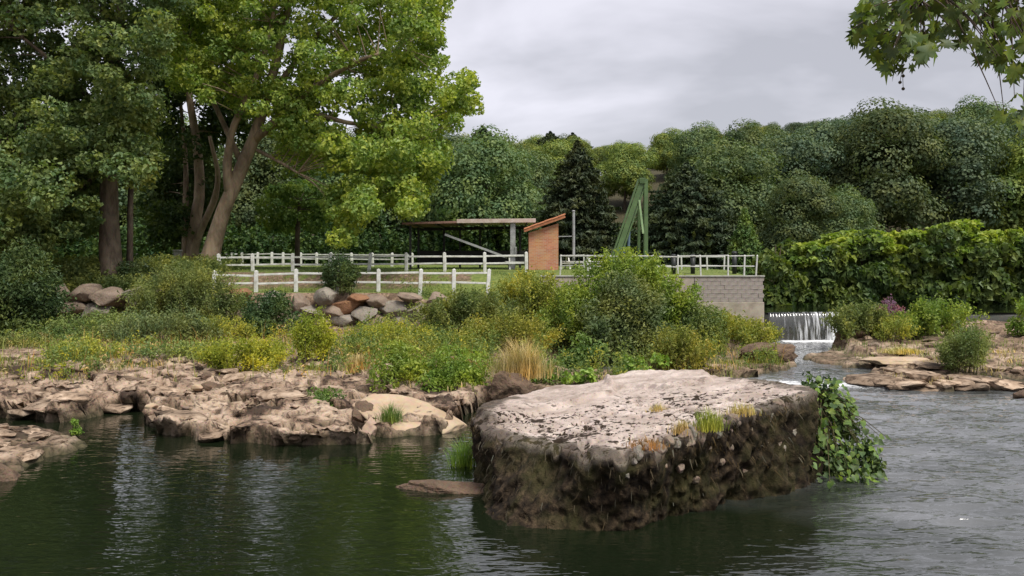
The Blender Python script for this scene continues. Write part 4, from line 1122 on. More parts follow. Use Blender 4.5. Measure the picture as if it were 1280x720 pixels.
big_tree('ivy_tree', 'dark many stemmed tree with ivy behind the leaning plane trunk', (240, 53), [(240, 345, 16), (242, 290, 14), (250, 240, 13), (246, 180, 11), (235, 110, 8), (230, 40, 5), (228, -30, 3)], 53,
    [([(185, -40), (300, -60), (330, 60), (320, 150), (270, 190), (262, 250), (280, 300), (200, 310), (190, 240), (200, 160), (180, 110)], 170, 1.0, 230, 2)],
    'leaf_ivy', 'bark_plane', .26, 104,
    limbs=[([(238, 330, 11), (250, 290, 9), (268, 250, 8), (272, 215, 6), (262, 170, 4)], -2), ([(231, 330, 9), (232, 270, 8), (232, 200, 6), (225, 120, 4)], 1)], depth=3.0)
big_tree('alder_tree', 'mid green low tree between the plane trunk and the hanging foliage', (372, 56), [(372, 335, 7), (372, 290, 6), (375, 250, 4)], 56,
    [([(325, 250), (350, 228), (410, 222), (440, 250), (425, 290), (340, 292)], 34, .8, 230, 0)], 'leaf_green', 'bark_dark', .24, 105, depth=2.0)

# ---- wood on the far side: a few crowns, copied
def crown_proto(seed, h, w, mat, leaf=.36, nclump=46, lv=130, barkmat='bark_dark', low=.0, pointy=0.0):
    r = rng_(seed); t = thing('woodland_tree', 'x', 'tree', (0, 0, 0))
    mb = MB(); mb.tube(curve_pts([(0, 0, -.5), (r.normal() * .2, r.normal() * .2, h * .4), (r.normal() * .4, r.normal() * .4, h * .85)], 7), np.linspace(.28, .05, 7), 7, False, .1, seed)
    mb.build('trunk', M[barkmat], t, True)
    u = norm(r.normal(size=(nclump, 3))); u[:, 2] = np.abs(u[:, 2]) * 1.5 - .6; u = norm(u); rad = .55 + .35 * r.random(nclump)
    C = u * rad[:, None] * np.array([w / 2, w / 2, h * (1 - low) / 2]) + np.array([0, 0, h * (low + (1 - low) / 2)])
    lop = 1 + .5 * (vn3(u * 1.3 + seed, seed) - .5); C[:, :2] *= lop[:, None]
    cr_ = w * .16 * (.5 + .95 * r.random(nclump) ** 1.3); R = np.stack([cr_ * 1.25, cr_ * 1.25, cr_ * .8], 1)
    P, N = clump_pts(C, R, (lv * 2.5 * (cr_ / (w * .16)) ** 2).astype(int), r, .80, .25, .13)
    V, Q = leaves(P, N, leaf, r, .8, .03, .06); link('crown', mesh('crown', V, Q, None, M[mat]), t)
    return t
def conifer_geo(seed, h, w, mat, tiers=26, leaf=.42, dome=1.0):
    r = rng_(seed); P = []; N = []; mbk = MB()
    mbk.tube([(0, 0, -.4), (0, 0, h * .55), (0, 0, h * .97)], [.22, .12, .03], 7, False)
    for i in range(tiers):
        f = i / (tiers - 1); z = h * (.06 + .93 * f); R0 = w / 2 * (1 - f ** (1.25 * dome)) ** .9 * (.85 + .3 * r.random()) + .06
        nb = int(7 + 8 * (1 - f)); a0 = r.random() * 6
        for b in range(nb):
            a = a0 + 2 * np.pi * b / nb + r.normal() * .15; L_ = R0 * (.7 + .45 * r.random()); m_ = max(int(L_ / .11), 4)
            s_ = np.linspace(.08, 1, m_); dirv = np.array([math.cos(a), math.sin(a), 0]); sv = np.array([-math.sin(a), math.cos(a), 0])
            base = np.array([0, 0, z]) + dirv * (s_ * L_)[:, None] + np.array([0, 0, 1.0]) * (-.28 * L_ * s_ ** 1.3 + .10 * L_ * s_ ** 4)[:, None]
            for q in range(4):
                pp = base + sv * (r.normal(size=m_) * .2 * L_ * (1.1 - s_))[:, None] + r.normal(size=(m_, 3)) * .05
                P.append(pp); N.append(norm(np.array([0, 0, .8]) + dirv * .5 + r.normal(size=(m_, 3)) * .45))
    P = np.concatenate(P); N = np.concatenate(N); V, Q = leaves(P, N, leaf, r, .38, .45, .05)
    return mesh('crown', V, Q, None, M[mat]), mbk.mesh('trunk', M['bark_dark'], True)
def conifer(name, label, px, pytop, d, wpx, mat, seed, dome=1.0, leaf=.42, group=None):
    x = WX(px, d); g = ground(x, d); h = WZ(pytop, d) - g
    t = thing(name, label, 'tree', (x, d, g), group); a, b = conifer_geo(seed, h, wpx * d / F, mat, 40, leaf * .85, dome)
    link('crown', a, t); link('trunk', b, t); return t
conifer('spruce_tree', 'tall dark pointed spruce behind the brick hut', 722, 176, 66, 122, 'needle', 201, 1.5)
conifer('cypress_tree', 'broad dark conifer right of the green hoist frame', 858, 203, 64, 140, 'needle', 202, 2.6)
conifer('fir_sapling', 'small lighter green conifer near the end of the railing', 931, 262, 58, 56, 'needle_light', 203, .9, .3)

protos = [crown_proto(301 + i, h, w, m_, leaf_, nc, lv) for i, (h, w, m_, leaf_, nc, lv) in enumerate([
    (11, 9.0, 'leaf_wood', .23, 84, 170), (12, 8.0, 'leaf_wood', .23, 84, 170), (10, 9.5, 'leaf_wood_blue', .23, 84, 170), (12.5, 9.0, 'leaf_wood_blue', .23, 84, 170),
    (11, 8.5, 'leaf_wood_light', .23, 84, 170), (9, 7.0, 'leaf_wood_light', .23, 66, 160), (8, 8.0, 'leaf_ivy', .18, 66, 160)])]
used = set()
def put(kind, x, y, s, rz, label, group, name='woodland_tree', z=None, sz=1.0):
    p = protos[kind]
    if kind in used:
        q = p.copy(); COL.objects.link(q)
        for ch in p.children:
            c = ch.copy(); COL.objects.link(c); c.parent = q
        q.name = name
    else:
        q = p; used.add(kind); q.name = name
    q.location = (x, y, ground(x, y) - .2 if z is None else z); q.rotation_euler = (0, 0, rz); q.scale = (s, s, s * sz)
    tag(q, label, 'tree', group); return q
r = rng_(9)
def ridge(px): return np.interp(px, [-200, 540, 600, 650, 700, 760, 800, 850, 900, 950, 1000, 1050, 1085, 1130, 1200, 1300, 1500], [150, 165, 168, 172, 166, 178, 172, 162, 160, 158, 150, 146, 136, 137, 134, 134, 140])
for d, lo, hi, step in ((80, 480, 1330, 84), (90, 520, 1340, 84), (103, 545, 1350, 84), (118, 555, 1350, 80), (132, 560, 1360, 72), (145, 570, 1370, 66)):
    px = lo + r.random() * 30
    while px < hi:
        dd = d + r.normal() * 3; x = WX(px, dd); g = ground(x, dd)
        maxz = WZ(ridge(px) + r.uniform(-4, 10), dd)
        light = (560 < px < 960 and d > 95 and r.random() < .55) or (r.random() < .1)
        blue = px > 980 and r.random() < .7
        k = (4 + int(r.random() * 2)) if light else ((2 + int(r.random() * 2)) if blue else int(r.random() * 2))
        if d <= 92 and px < 700: k = (0, 1, 6, 0)[int(r.random() * 4)]
        hgt = (11, 12, 10, 12.5, 11, 9, 8)[k]; s = r.uniform(1.0, 1.55)
        if g + hgt * s > maxz: s = max((maxz - g) / hgt, .45)
        elif d > 140: s = min((maxz - g) / hgt, 1.5)
        if not (d < 95 and (690 < px < 760 or 800 < px < 905)):
            lab, grp = (('broadleaf tree in the dark wood behind the open shed', 'dark wood behind the shed') if px < 700 and d < 95 else
                        ('broadleaf tree on the wooded hill in the middle distance', 'wooded hill centre') if px < 960 else ('broadleaf tree on the higher wooded hill above the hedge', 'wooded hill right'))
            hue = 'yellow green' if k in (4, 5) else ('blue green' if k in (2, 3) else 'mid green')
            band = 'in the front rank' if d < 100 else ('half way up' if d < 125 else 'on the skyline')
            lab = lab.replace('broadleaf tree', hue + ' broadleaf tree ' + band); grp = grp + ', ' + hue + ' ' + band
            put(k, x, dd, s, r.random() * 6.28, lab, grp, sz=r.uniform(.95, 1.1))
        px += step * r.uniform(.8, 1.2) * 100 / max(d, 85) 
# dark trees filling behind the left trees
for px in range(-90, 560, 46):
    d = r.uniform(78, 92); x = WX(px, d); s = r.uniform(1.05, 1.35)
    put((0, 6, 2, 1)[int(r.random() * 4)], x, d, s, r.random() * 6, 'dark tree in the wood behind the distant white fence', 'wood behind the left lawn')
for px, pt, d in ((603, 146, 120), (688, 153, 138), (716, 155, 138), (838, 158, 140)):
    conifer('pine_tree', {603: 'dark pine top poking up beside the edge of the plane tree', 688: 'left of two dark pines on the skyline above the spruce',
            716: 'right of two dark pines on the skyline above the spruce', 838: 'dark pine top on the skyline above the green hoist frame'}[px], px, pt + 12, d, 56, 'needle', 210 + px, 3.5, .6)
# trees at the left end of the hedge
put(1, WX(1000, 60), 60, .62, 1.0, 'small round tree at the left end of the vine hedge', None, 'hedge_tree')
put(0, WX(1050, 66), 66, .62, 2.0, 'small round tree rising behind the left part of the vine hedge', None, 'hedge_tree')

# ---- vine hedge on the far bank
hx0 = WX(1150, 47); hg = 1.7
hd_ = thing('vine_hedge', 'tall hedge smothered in big leaved vines along the far bank', 'hedge', (hx0, 47, hg))
r = rng_(31)
def hedge_top(px): return np.interp(px, [935, 960, 985, 1010, 1040, 1080, 1110, 1150, 1200, 1240, 1300, 1400], [335, 318, 312, 318, 306, 297, 300, 289, 292, 300, 293, 300]) + 16 * (vn2(np.atleast_1d(px) / 26., np.zeros(1), 3)[0] - .5) + 9 * (vn2(np.atleast_1d(px) / 9., np.ones(1), 4)[0] - .5)
C = []; R = []; C2 = []; R2 = []
for i in range(330):
    px = r.uniform(958, 1400); d = 45.3 + r.random() * 2.6; pt = hedge_top(px); py = pt + 6 + (384 - pt) * r.random() ** .8
    if px < 975: py = max(py, 330)
    C.append(W(px, py, d)); rr = r.uniform(.28, .8); R.append((rr * 1.2, rr * .8, rr))
for i in range(260):
    px = r.uniform(1000, 1400); d = 46.0 + r.random() * 2.4; pt = hedge_top(px); py = pt + r.random() ** 1.5 * (42 if px > 1120 else 22)
    C2.append(W(px, py - (r.random() < .12) * 10, d - .3)); rr = r.uniform(.2, .6); R2.append((rr * 1.5, rr, rr * .6))
o0 = np.array((hx0, 47, hg))
P, N = clump_pts(np.array(C) - o0, np.array(R), (330 * np.array(R)[:, 0] ** 2).astype(int) + 12, r, .6, .35, .5); V, Q = leaves(P, N, .34, r, .8, .7); link('foliage', mesh('foliage', V, Q, None, M['leaf_hedge']), hd_)
P, N = clump_pts(np.array(C2) - o0, np.array(R2), 75, r, .4, .9, .5); V, Q = leaves(P, N, .32, r, .75, .3)
tag(link('new_growth', mesh('new_growth', V, Q, None, M['leaf_bright']), hd_), 'bright yellow green new vine leaves on the hedge top')
mb = MB()
for i in range(60):
    px = r.uniform(962, 1390); a = np.array(W(px, 396, 46.6)) - o0; a[2] = .05; b = a + (r.normal() * .5, .4, r.uniform(2, 3.4)); mb.tube(curve_pts([a, (a + b) / 2 + r.normal(size=3) * .15, b], 5), np.linspace(.06, .02, 5), 5, False)
mb.build('stems', M['bark_dark'], hd_, True)

# ---- shrubs and herbs
def shrub(name, label, px0, px1, pyt, d, mat, seed, leaf=.14, dens=1.0, cat='shrub', kind='dome', base_drop=.0, group=None, aspect=.5, zbase=None, cl=.2):
    r = rng_(seed); px = (px0 + px1) / 2; x = WX(px, d); g = max(ground(x, d), float(water_level(d)) + .03) if zbase is None else zbase
    w = (px1 - px0) * d / F; h = max(WZ(pyt, d) - g, .15)
    t = thing(name, label, cat, (x, d, g), group); mb = MB()
    if kind == 'dome':
        k = max(int(16 * dens * max(1, w * h / 3)), 10); k = min(k, 70)
        u = norm(r.normal(size=(k, 3))); u[:, 2] = np.abs(u[:, 2]); rad = r.random(k) ** .45
        C = u * rad[:, None] * np.array([w * .40, min(w, h * 1.4) * .40, h * .82]) + np.array([0, 0, h * .06])
        cr_ = cl * min(w, h * 1.3) * (.6 + .7 * r.random(k)); R = np.stack([cr_ * 1.15, cr_ * 1.15, cr_ * .9], 1)
        n = np.clip((dens * 3.2 * (cr_ ** 2) * 12 / (leaf ** 2) * .55), 30, 520).astype(int)
        P, N = clump_pts(C, R, n, r, .4, .5, .7)
        P = P[P[:, 2] > -.15]; N = N[:len(P)]
        V, Q = leaves(P, N, leaf, r, aspect, .2); link('foliage', mesh('foliage', V, Q, None, M[mat]), t)
        for i in range(min(k, 16)):
            a = np.array([r.normal() * .12 * w, r.normal() * .08 * w, -.12]); mb.tube(curve_pts([a, (a + C[i]) / 2 + r.normal(size=3) * .06 * h, C[i]], 5), np.linspace(.012 + .012 * h, .006, 5), 5, False)
        mb.build('stems', M['stem'], t, True)
    elif kind == 'spray':             # many upright stems clothed in narrow leaves (willow, goldenrod)
        k = int(np.clip(26 * dens * max(w, .5), 14, 130)); P = []; N = []
        for i in range(k):
            a = np.array([r.uniform(-.36, .36) * w, r.normal() * .22 * min(w, 2.0), -.1]); e = 1 - (abs(a[0]) / (w * .52)) ** 2.2
            tip = a + np.array([a[0] * .55 + r.normal() * .10 * w, r.normal() * .18 * min(w, 2), h * max(e, .3) * r.uniform(.7, 1.05)])
            c = curve_pts([a, (a + tip) / 2 + np.array([-a[0] * .12, 0, .08 * h]), tip], 9); mb.tube(c, np.linspace(.012, .004, 9), 4, False)
            m_ = int(60 * dens * h / (leaf * 7) ) + 14; s_ = r.uniform(.15, 1, m_) ** .8
            pp = np.stack([np.interp(s_, np.linspace(0, 1, 9), c[:, q]) for q in range(3)], 1) + r.normal(size=(m_, 3)) * leaf * .9
            P.append(pp); N.append(norm(r.normal(size=(m_, 3)) * .9 + np.array([0, -.2, .5])))
        P = np.concatenate(P); N = np.concatenate(N); V, Q = leaves(P, N, leaf, r, aspect, -.45); link('foliage', mesh('foliage', V, Q, None, M[mat]), t)
        mb.build('stems', M['stem'], t, True)
    elif kind == 'grass':
        n = int(420 * dens * max(w, .25)); P = np.stack([r.normal(size=n) * w * .2, r.normal(size=n) * min(w, 1.2) * .18, np.full(n, -.04)], 1)
        V, Q, T = blades(P, h * (1.05 - .5 * np.clip(np.abs(P[:, 0]) / (w * .5), 0, 1)), leaf, .55, r)
        tag(link('blades', mesh('blades', V, Q, T, M[mat]), t), kind='stuff')
    return t
SH = [
 # name, label, px0, px1, top, d, mat, leaf, dens, kind, aspect
 ('shrub', 'big dark green shrub filling the left picture edge below the trees', -40, 72, 285, 34, 'leaf_dark', .15, .9, 'dome', .5),
 ('shrub', 'dark leafy shrub under the straight brown trunk', 60, 140, 318, 40.5, 'leaf_mid', .16, .9, 'dome', .6),
 ('shrub', 'ivy mound hiding the foot of the straight trunk', 120, 205, 322, 41, 'leaf_dark', .15, .9, 'dome', .6),
 ('willow_shrub', 'large feathery green willow bush in front of the plane trunk', 172, 300, 328, 36.0, 'leaf_mid', .13, 1.0, 'spray', .3),
 ('willow_shrub', 'low feathery bush below the left boulders', 60, 190, 385, 34, 'leaf_mid', .12, .8, 'spray', .3),
 ('willow_shrub', 'spreading grey green bush above the left rocks', 140, 270, 385, 33, 'leaf_sage', .12, .8, 'spray', .35),
 ('shrub', 'pale green bush at the foot of the left boulders', 150, 215, 378, 36, 'leaf_sage', .12, .8, 'dome', .5),
 ('shrub', 'dark rounded bush in front of the lower fence corner', 298, 372, 362, 35.5, 'leaf_dark', .13, 1.0, 'dome', .5),
 ('sapling', 'small dark sapling standing in front of the lower fence', 404, 446, 312, 38.6, 'leaf_dark', .13, .8, 'spray', .5),
 ('goldenrod', 'wide yellow flowering clump on the left rocks', 258, 348, 414, 26.5, 'leaf_yellow', .10, 1.0, 'spray', .4),
 ('goldenrod', 'tall narrow yellow plant in front of the rust coloured boulder', 370, 414, 386, 28.0, 'leaf_yellow', .10, 1.0, 'spray', .4),
 ('goldenrod', 'yellow band of flowers below the dark rounded bush', 245, 320, 392, 34, 'leaf_olive', .10, .8, 'spray', .4),
 ('goldenrod', 'yellow weeds below the large grey boulder', 440, 545, 400, 32, 'leaf_yellow', .10, .7, 'spray', .4),
 ('weed_clump', 'green weeds at the left among straw grass', 175, 262, 424, 28.5, 'leaf_mid', .11, .8, 'spray', .35),
 ('weed_clump', 'green yellow weeds near the left picture edge', 55, 140, 420, 28.5, 'leaf_olive', .11, .8, 'spray', .35),
 ('weed_clump', 'weeds on the lowest bank at the far left', -20, 70, 415, 32, 'leaf_mid', .11, .8, 'spray', .35),
 ('shrub', 'leafy green bush left of the straw grass', 460, 548, 420, 24.6, 'leaf_bright', .13, 1.0, 'dome', .5),
 ('shrub', 'leafy green bush with drooping roots beside the brown rock face', 526, 616, 424, 24.2, 'leaf_bright', .12, 1.0, 'dome', .5),
 ('shrub', 'olive green bush below the end of the lower fence', 535, 640, 360, 34, 'leaf_mid', .13, .9, 'spray', .45),
 ('shrub', 'yellow green bush between the lower fence and the dark shrub', 615, 715, 336, 35.5, 'leaf_olive', .13, .9, 'spray', .45),
 ('shrub', 'bright yellow green weeds in the middle of the island', 580, 690, 388, 31, 'leaf_olive', .11, .8, 'spray', .45),
 ('alder_shrub', 'big dark grey green shrub in the middle of the picture', 722, 842, 335, 32.0, 'leaf_sage', .13, 1.1, 'dome', .55),
 ('alder_shrub', 'bright green shoots on top of the big dark shrub', 715, 850, 312, 33.5, 'leaf_bright', .13, .9, 'spray', .5),
 ('alder_shrub', 'green bush sloping down right of the big dark shrub', 815, 905, 352, 33.5, 'leaf_mid', .13, .9, 'dome', .5),
 ('alder_shrub', 'green bush left of the big dark shrub', 675, 745, 355, 33, 'leaf_bright', .12, .9, 'spray', .5),
 ('weed_clump', 'yellow green bush below the concrete block wall', 872, 935, 388, 35.5, 'leaf_olive', .12, .9, 'spray', .45),
 ('weed_clump', 'yellowing bush beside the stream left of the waterfall', 922, 972, 398, 34, 'leaf_olive', .11, .9, 'spray', .45),
 ('dock_plant', 'low large leaved plants behind the masonry block', 645, 760, 455, 24.8, 'leaf_bright', .17, .7, 'dome', .7),
 ('dock_plant', 'green leafy plants along the side channel', 762, 850, 432, 27.5, 'leaf_bright', .15, .7, 'dome', .65),
 ('dock_plant', 'dense leafy plants at the foot of the big dark shrub', 680, 790, 415, 30.0, 'leaf_green', .14, .8, 'dome', .6),
 ('pale_plant', 'pale whitish green plant in front of the big dark shrub', 733, 766, 388, 30.8, 'leaf_sage', .16, .7, 'spray', .5),
 ('weed_clump', 'yellow green weeds above the right part of the block', 815, 882, 405, 28.5, 'leaf_olive', .12, .9, 'spray', .45),
 ('dock_plant', 'yellow green tuft at the back edge of the block', 765, 802, 460, 25.6, 'leaf_olive', .11, .8, 'dome', .5),
 ('herb_mat', 'bright green low herbs on the shore rock left of the slab', 352, 445, 475, 21.3, 'leaf_green', .08, .9, 'dome', .55),
 ('shrub', 'green bush on the right shelf next to the waterfall', 1040, 1110, 374, 36, 'leaf_mid', .13, 1.0, 'spray', .45),
 ('shrub', 'light green bush in the middle of the right shelf', 1130, 1208, 372, 36, 'leaf_bright', .13, .9, 'spray', .5),
 ('willow_shrub', 'dark willow bush on the water edge of the right shelf', 1180, 1232, 398, 28.0, 'leaf_mid', .11, 1.3, 'spray', .25),
 ('shrub', 'bright green bush cut by the right picture edge', 1262, 1310, 352, 36, 'leaf_bright', .14, .9, 'dome', .5),
 ('shrub', 'low yellow green weeds between the two right shelf bushes', 1095, 1140, 392, 35, 'leaf_olive', .11, .8, 'spray', .4),
 ('buddleia', 'purple flowering plant in front of the far bank water', 1097, 1127, 367, 37.5, 'leaf_purple', .10, .8, 'spray', .4),
 ('weed', 'small bright weed growing on the left spit', 84, 102, 522, 19.2, 'leaf_bright', .07, .9, 'dome', .5),
]
for i, (nm, lb, a, b, pt, d, mt, lf, dn, kd, asp) in enumerate(SH):
    shrub(nm, lb, a, b, pt, d, mt, 900 + i, lf, dn, 'plant' if nm in ('goldenrod', 'weed_clump', 'dock_plant', 'pale_plant', 'herb_mat', 'weed', 'buddleia') else ('tree' if nm == 'sapling' else 'shrub'), kd, aspect=asp)
def btop(px, py):
    x, y = ontop(px, py); return x, y
GR = [
 ('dry straw coloured grass above the brown rock face', 612, 690, 420, 23.5, 'leaf_straw', 1.5, .012, .8),
 ('rust coloured dry grass beside the yellow flowers', 440, 470, 425, 29, 'leaf_rust', 1.2, .02, None),
 ('straw grass tuft below the large grey boulder', 425, 470, 440, 27, 'leaf_straw', 1.2, .02, None),
 ('green reeds in the water left of the masonry block', 560, 602, 543, 16.6, 'leaf_bright', 1.2, .012, 0.0),
 ('green grass tuft between the pink rock and the slab', 472, 505, 500, 19.7, 'leaf_green', 1.2, .013, None),
 ('dry tuft on the near edge of the block top', 862, 912, 505, btop(888, 534)[1], 'leaf_olive', 1.0, .011, float(ztop(*btop(888, 534)))),
 ('low dry grass along the near edge of the block top', 834, 876, 520, btop(852, 538)[1], 'leaf_straw', 1.0, .011, float(ztop(*btop(852, 538)))),
 ('brown dry grass hanging over the near corner of the block', 780, 836, 545, btop(806, 556)[1], 'leaf_rust', .8, .011, float(ztop(*btop(806, 556)))),
 ('thin dry grass on the near edge of the block towards the creeper', 905, 950, 498, btop(928, 515)[1], 'leaf_straw', .7, .011, float(ztop(*btop(928, 515)))),
 ('dry tuft at the back of the block top', 890, 934, 458, 19.4, 'leaf_olive', 1.0, .013, None),
 ('small faded tuft in the middle of the block top', 806, 838, 500, btop(822, 513)[1], 'leaf_straw', .8, .011, float(ztop(*btop(822, 513)))),
 ('straw grass on the right shelf near the stream', 1095, 1160, 432, 32, 'leaf_straw', 1.0, .02, None),
]
for i, (lb, a, b, pt, d, mt, dn, wd, zb) in enumerate(GR):
    shrub('grass_tuft', lb, a, b, pt, d, mt, 980 + i, wd, dn, 'grass', 'grass', zbase=zb)

# ---- uncountable ground cover: dry and green grass over the banks
def cover(name, label, n, xr, yr, h, w, mat, seed, test):
    r = rng_(seed); y = r.uniform(*yr, n); x = r.uniform(-1, 1, n) * 0 + r.uniform(*xr, n)
    k = test(x, y, r); x, y = x[k], y[k]; z = terrain(x, y); k = z > water_level(y) + .06; x, y, z = x[k], y[k], z[k]
    V, Q, T = blades(np.stack([x, y, z - .02], 1), h, w, .6, r)
    tag(link(name, mesh(name, V, Q, T, M[mat])), label, kind='stuff')
pat = lambda s, a, b, f=.5: (lambda x, y, r: r.random(len(x)) < sstep(a, b, fbm(x * f, y * f, 3, s)))
def bank(s, a, b):
    f = pat(s, a, b)
    return lambda x, y, r: f(x, y, r) & (r.random(len(x)) < sstep(23.2, 28, y + np.where(x > -3, 4, 0)) * np.where((x < -4) & (y > 34.8) & (x > -13), .25, 1) * sstep(.36, .5, fbm(x * .5, y * .5, 2, 133))) & (x < 10.5)
cover('dry_grass', 'straw coloured dry grass over the left bank', 15000, (-22, 10), (23, 38), .30, .022, 'leaf_straw', 51, bank(61, .42, .6))
cover('green_grass', 'green weeds and grass over the left bank', 26000, (-22, 10), (23, 38.2), .30, .022, 'leaf_mid', 52, bank(62, .38, .55))
cover('yellow_grass', 'yellow green weeds over the left bank', 16000, (-22, 10), (23, 38), .30, .022, 'leaf_olive', 53, bank(63, .42, .58))
cover('bank_grass', 'grass hanging between the two white fences', 14000, (-24, 1.2), (38.4, 44.0), .16, .02, 'leaf_mid', 54, pat(64, .38, .55))
cover('lawn_grass', 'short mown grass of the lawn', 16000, (-24, 11.4), (43.4, 60), .07, .03, 'leaf_green', 55, lambda x, y, r: x > -99)
cover('shelf_grass', 'dry grass and weeds on the right rock shelf', 7000, (12, 24), (26, 39.5), .22, .02, 'leaf_straw', 56, pat(66, .5, .62))
cover('shelf_weeds', 'green weeds on the right rock shelf', 5000, (13, 24), (28, 39.5), .26, .02, 'leaf_mid', 57, pat(67, .52, .62))
cover('dead_stalks', 'dead brown stalks standing among the bank weeds', 2600, (-20, 10), (24.5, 38), .85, .014, 'leaf_rust', 151, bank(161, .40, .6))
cover('green_stalks', 'tall green stalks standing among the bank weeds', 3200, (-20, 10), (24.5, 38), .95, .018, 'leaf_mid', 152, bank(162, .40, .6))
cover('near_grass', 'grass on the near bank below the viewer', 4000, (-14, 14), (-2, 6), .2, .012, 'leaf_mid', 58, lambda x, y, r: x > -99)

def herbs(name, label, n, xr, yr, h, leaf, mat, seed, test, per=16, aspect=.45):
    r = rng_(seed); x = r.uniform(*xr, n); y = r.uniform(*yr, n); k = test(x, y, r); x, y = x[k], y[k]
    z = terrain(x, y); k = z > water_level(y) + .05; x, y, z = x[k], y[k], z[k]
    hh = h * (.4 + .9 * r.random(len(x))) * (.5 + fbm(x * .8, y * .8, 2, seed)); i = np.repeat(np.arange(len(x)), per); f = r.random(len(i)) ** .7
    lx, ly = r.normal(size=len(x)) * .25, r.normal(size=len(x)) * .25
    P = np.stack([x[i] + lx[i] * hh[i] * f + r.normal(size=len(i)) * .06, y[i] + ly[i] * hh[i] * f + r.normal(size=len(i)) * .06, z[i] + hh[i] * f], 1)
    V, Q = leaves(P, norm(r.normal(size=P.shape) * .8 + (0, -.15, .7)), leaf, r, aspect, -.2)
    tag(link(name, mesh(name, V, Q, None, M[mat])), label, kind='stuff')
isl = lambda x, y: sstep(22.6, 24.5, y) * sstep(-6.5, -4, x) * (x < 9.8) * (poly_sd(x, y, CHAN) < .1) * np.where((y > 25.8) & (y < 32) & (x > y * .036) & (x < y * .115), .05, 1) * np.where((x < .2) & (y < 27.5), .2, 1) * sstep(.33, .5, fbm(x * .6 + 9, y * .6, 2, 143))
def island(s, a, b):
    f = pat(s, a, b, .7); return lambda x, y, r: f(x, y, r) & (r.random(len(x)) < isl(x, y))
herbs('green_herbs', 'green leafy herbs covering the island behind the block', 5200, (-6.5, 10), (22.5, 39), .62, .11, 'leaf_green', 81, island(71, .38, .52))
herbs('olive_herbs', 'yellow green herbs covering the island behind the block', 5200, (-6.5, 10), (22.5, 39), .7, .10, 'leaf_olive', 82, island(72, .42, .55))
herbs('mid_herbs', 'mid green herbs covering the island behind the block', 5200, (-6.5, 10), (23.5, 39.5), .75, .10, 'leaf_mid', 83, island(73, .40, .55))
slope = lambda f, lim=.35: (lambda x, y, r: f(x, y, r) & (r.random(len(x)) < np.where(x > -13, np.where(y > 34.5, .03, lim), 1.0) * sstep(.38, .55, fbm(x * .45 + 3, y * .45, 2, 123))))
herbs('bank_herbs', 'green weeds thick over the left bank slope', 7000, (-22, -3), (26, 37.3), .55, .11, 'leaf_mid', 84, slope(bank(74, .40, .54), .22))
herbs('bank_yellow_herbs', 'yellow weeds thick over the left bank slope', 5000, (-22, -3), (24.5, 38), .5, .09, 'leaf_yellow', 85, slope(bank(75, .50, .60), .4))
herbs('bank_rust_herbs', 'rust and straw weeds over the left bank slope', 4000, (-22, 2), (24, 38), .45, .09, 'leaf_straw', 86, slope(bank(76, .44, .56), .8))
herbs('wall_ivy', 'creeping green plants over the fenced bank', 3500, (-26, -14.5), (37.5, 46), .6, .13, 'leaf_mid', 87, pat(77, .3, .5))
herbs('wood_floor', 'undergrowth at the foot of the wood behind the lawn', 5200, (-70, 12), (70, 78), 2.6, .34, 'leaf_ivy', 88, pat(78, .1, .3), 22, .7)
herbs('hill_floor', 'undergrowth at the foot of the wooded hill', 2600, (12, 60), (60, 74), 2.2, .34, 'leaf_wood', 89, pat(79, .1, .3), 22, .7)

# ---- big leaved creeper at the right end of the block, every leaf its own part
def heart_leaf(seed, s=1.0):
    r = rng_(seed); out = [(0, -.1), (.22, -.28), (.46, -.14), (.52, .12), (.36, .42), (.14, .68), (0, .86), (-.14, .68), (-.36, .42), (-.52, .12), (-.46, -.14), (-.22, -.28)]
    V = [(0, .15, 0)] + [(x, y, .22 * abs(x) - .18 * max(y, 0) ** 2 + r.normal() * .03) for x, y in out]
    V = np.array(V) * s; return V, [[0, i, i % 12 + 1] for i in range(1, 13)]
def plane_leaf(seed):
    r = rng_(seed); V = [(0, .1, 0)]; tips = [(-150, .55), (-118, .34), (-75, .62), (-60, .55), (-48, .38), (-32, .8), (-20, .62), (-14, .5), (0, 1.0), (14, .5), (20, .62), (32, .8), (48, .38), (60, .55), (75, .62), (118, .34), (150, .55), (180, .12)]
    for a, q in tips:
        q *= 1 + .12 * r.normal(); a = math.radians(a); x, y = q * math.sin(a) * .95, q * math.cos(a)
        V.append((x, y, .18 * abs(x) - .22 * max(y, 0) ** 2 + r.normal() * .03))
    return np.array(V), [[0, i, i % len(tips) + 1] for i in range(1, len(tips) + 1)]
def leaf_matrix(p, tip, nrm, s):
    tip = norm(np.array(tip, float)); nrm = np.array(nrm, float); nrm = norm(nrm - tip * (nrm @ tip)); sd = np.cross(tip, nrm)
    return Matrix(((sd[0] * s, tip[0] * s, nrm[0] * s, p[0]), (sd[1] * s, tip[1] * s, nrm[1] * s, p[1]), (sd[2] * s, tip[2] * s, nrm[2] * s, p[2]), (0, 0, 0, 1)))
r = rng_(71)
c0 = np.array([WX(1050, 16.0), 16.0, 0.0])
cr_t = thing('creeper_bush', 'big leaved green creeper hanging over the right end of the block into the water', 'plant', c0)
lm = []
for i, mt in enumerate(('leaf_green', 'leaf_bright', 'leaf_bright', 'leaf_dark', 'leaf_green')):
    V, T = heart_leaf(i); lm.append(mesh('leaf', V, None, T, M[mt], True))
mb = MB(); nodes = []
poly_c = [(1002, 474), (1040, 470), (1062, 488), (1075, 520), (1085, 540), (1110, 545), (1098, 570), (1108, 600), (1100, 612), (1030, 612), (1012, 590), (1018, 520)]
got = []
while len(got) < 285:
    q = np.array([1000, 468]) + r.random((300, 2)) * (115, 146); got += list(q[inpoly(q, poly_c)])
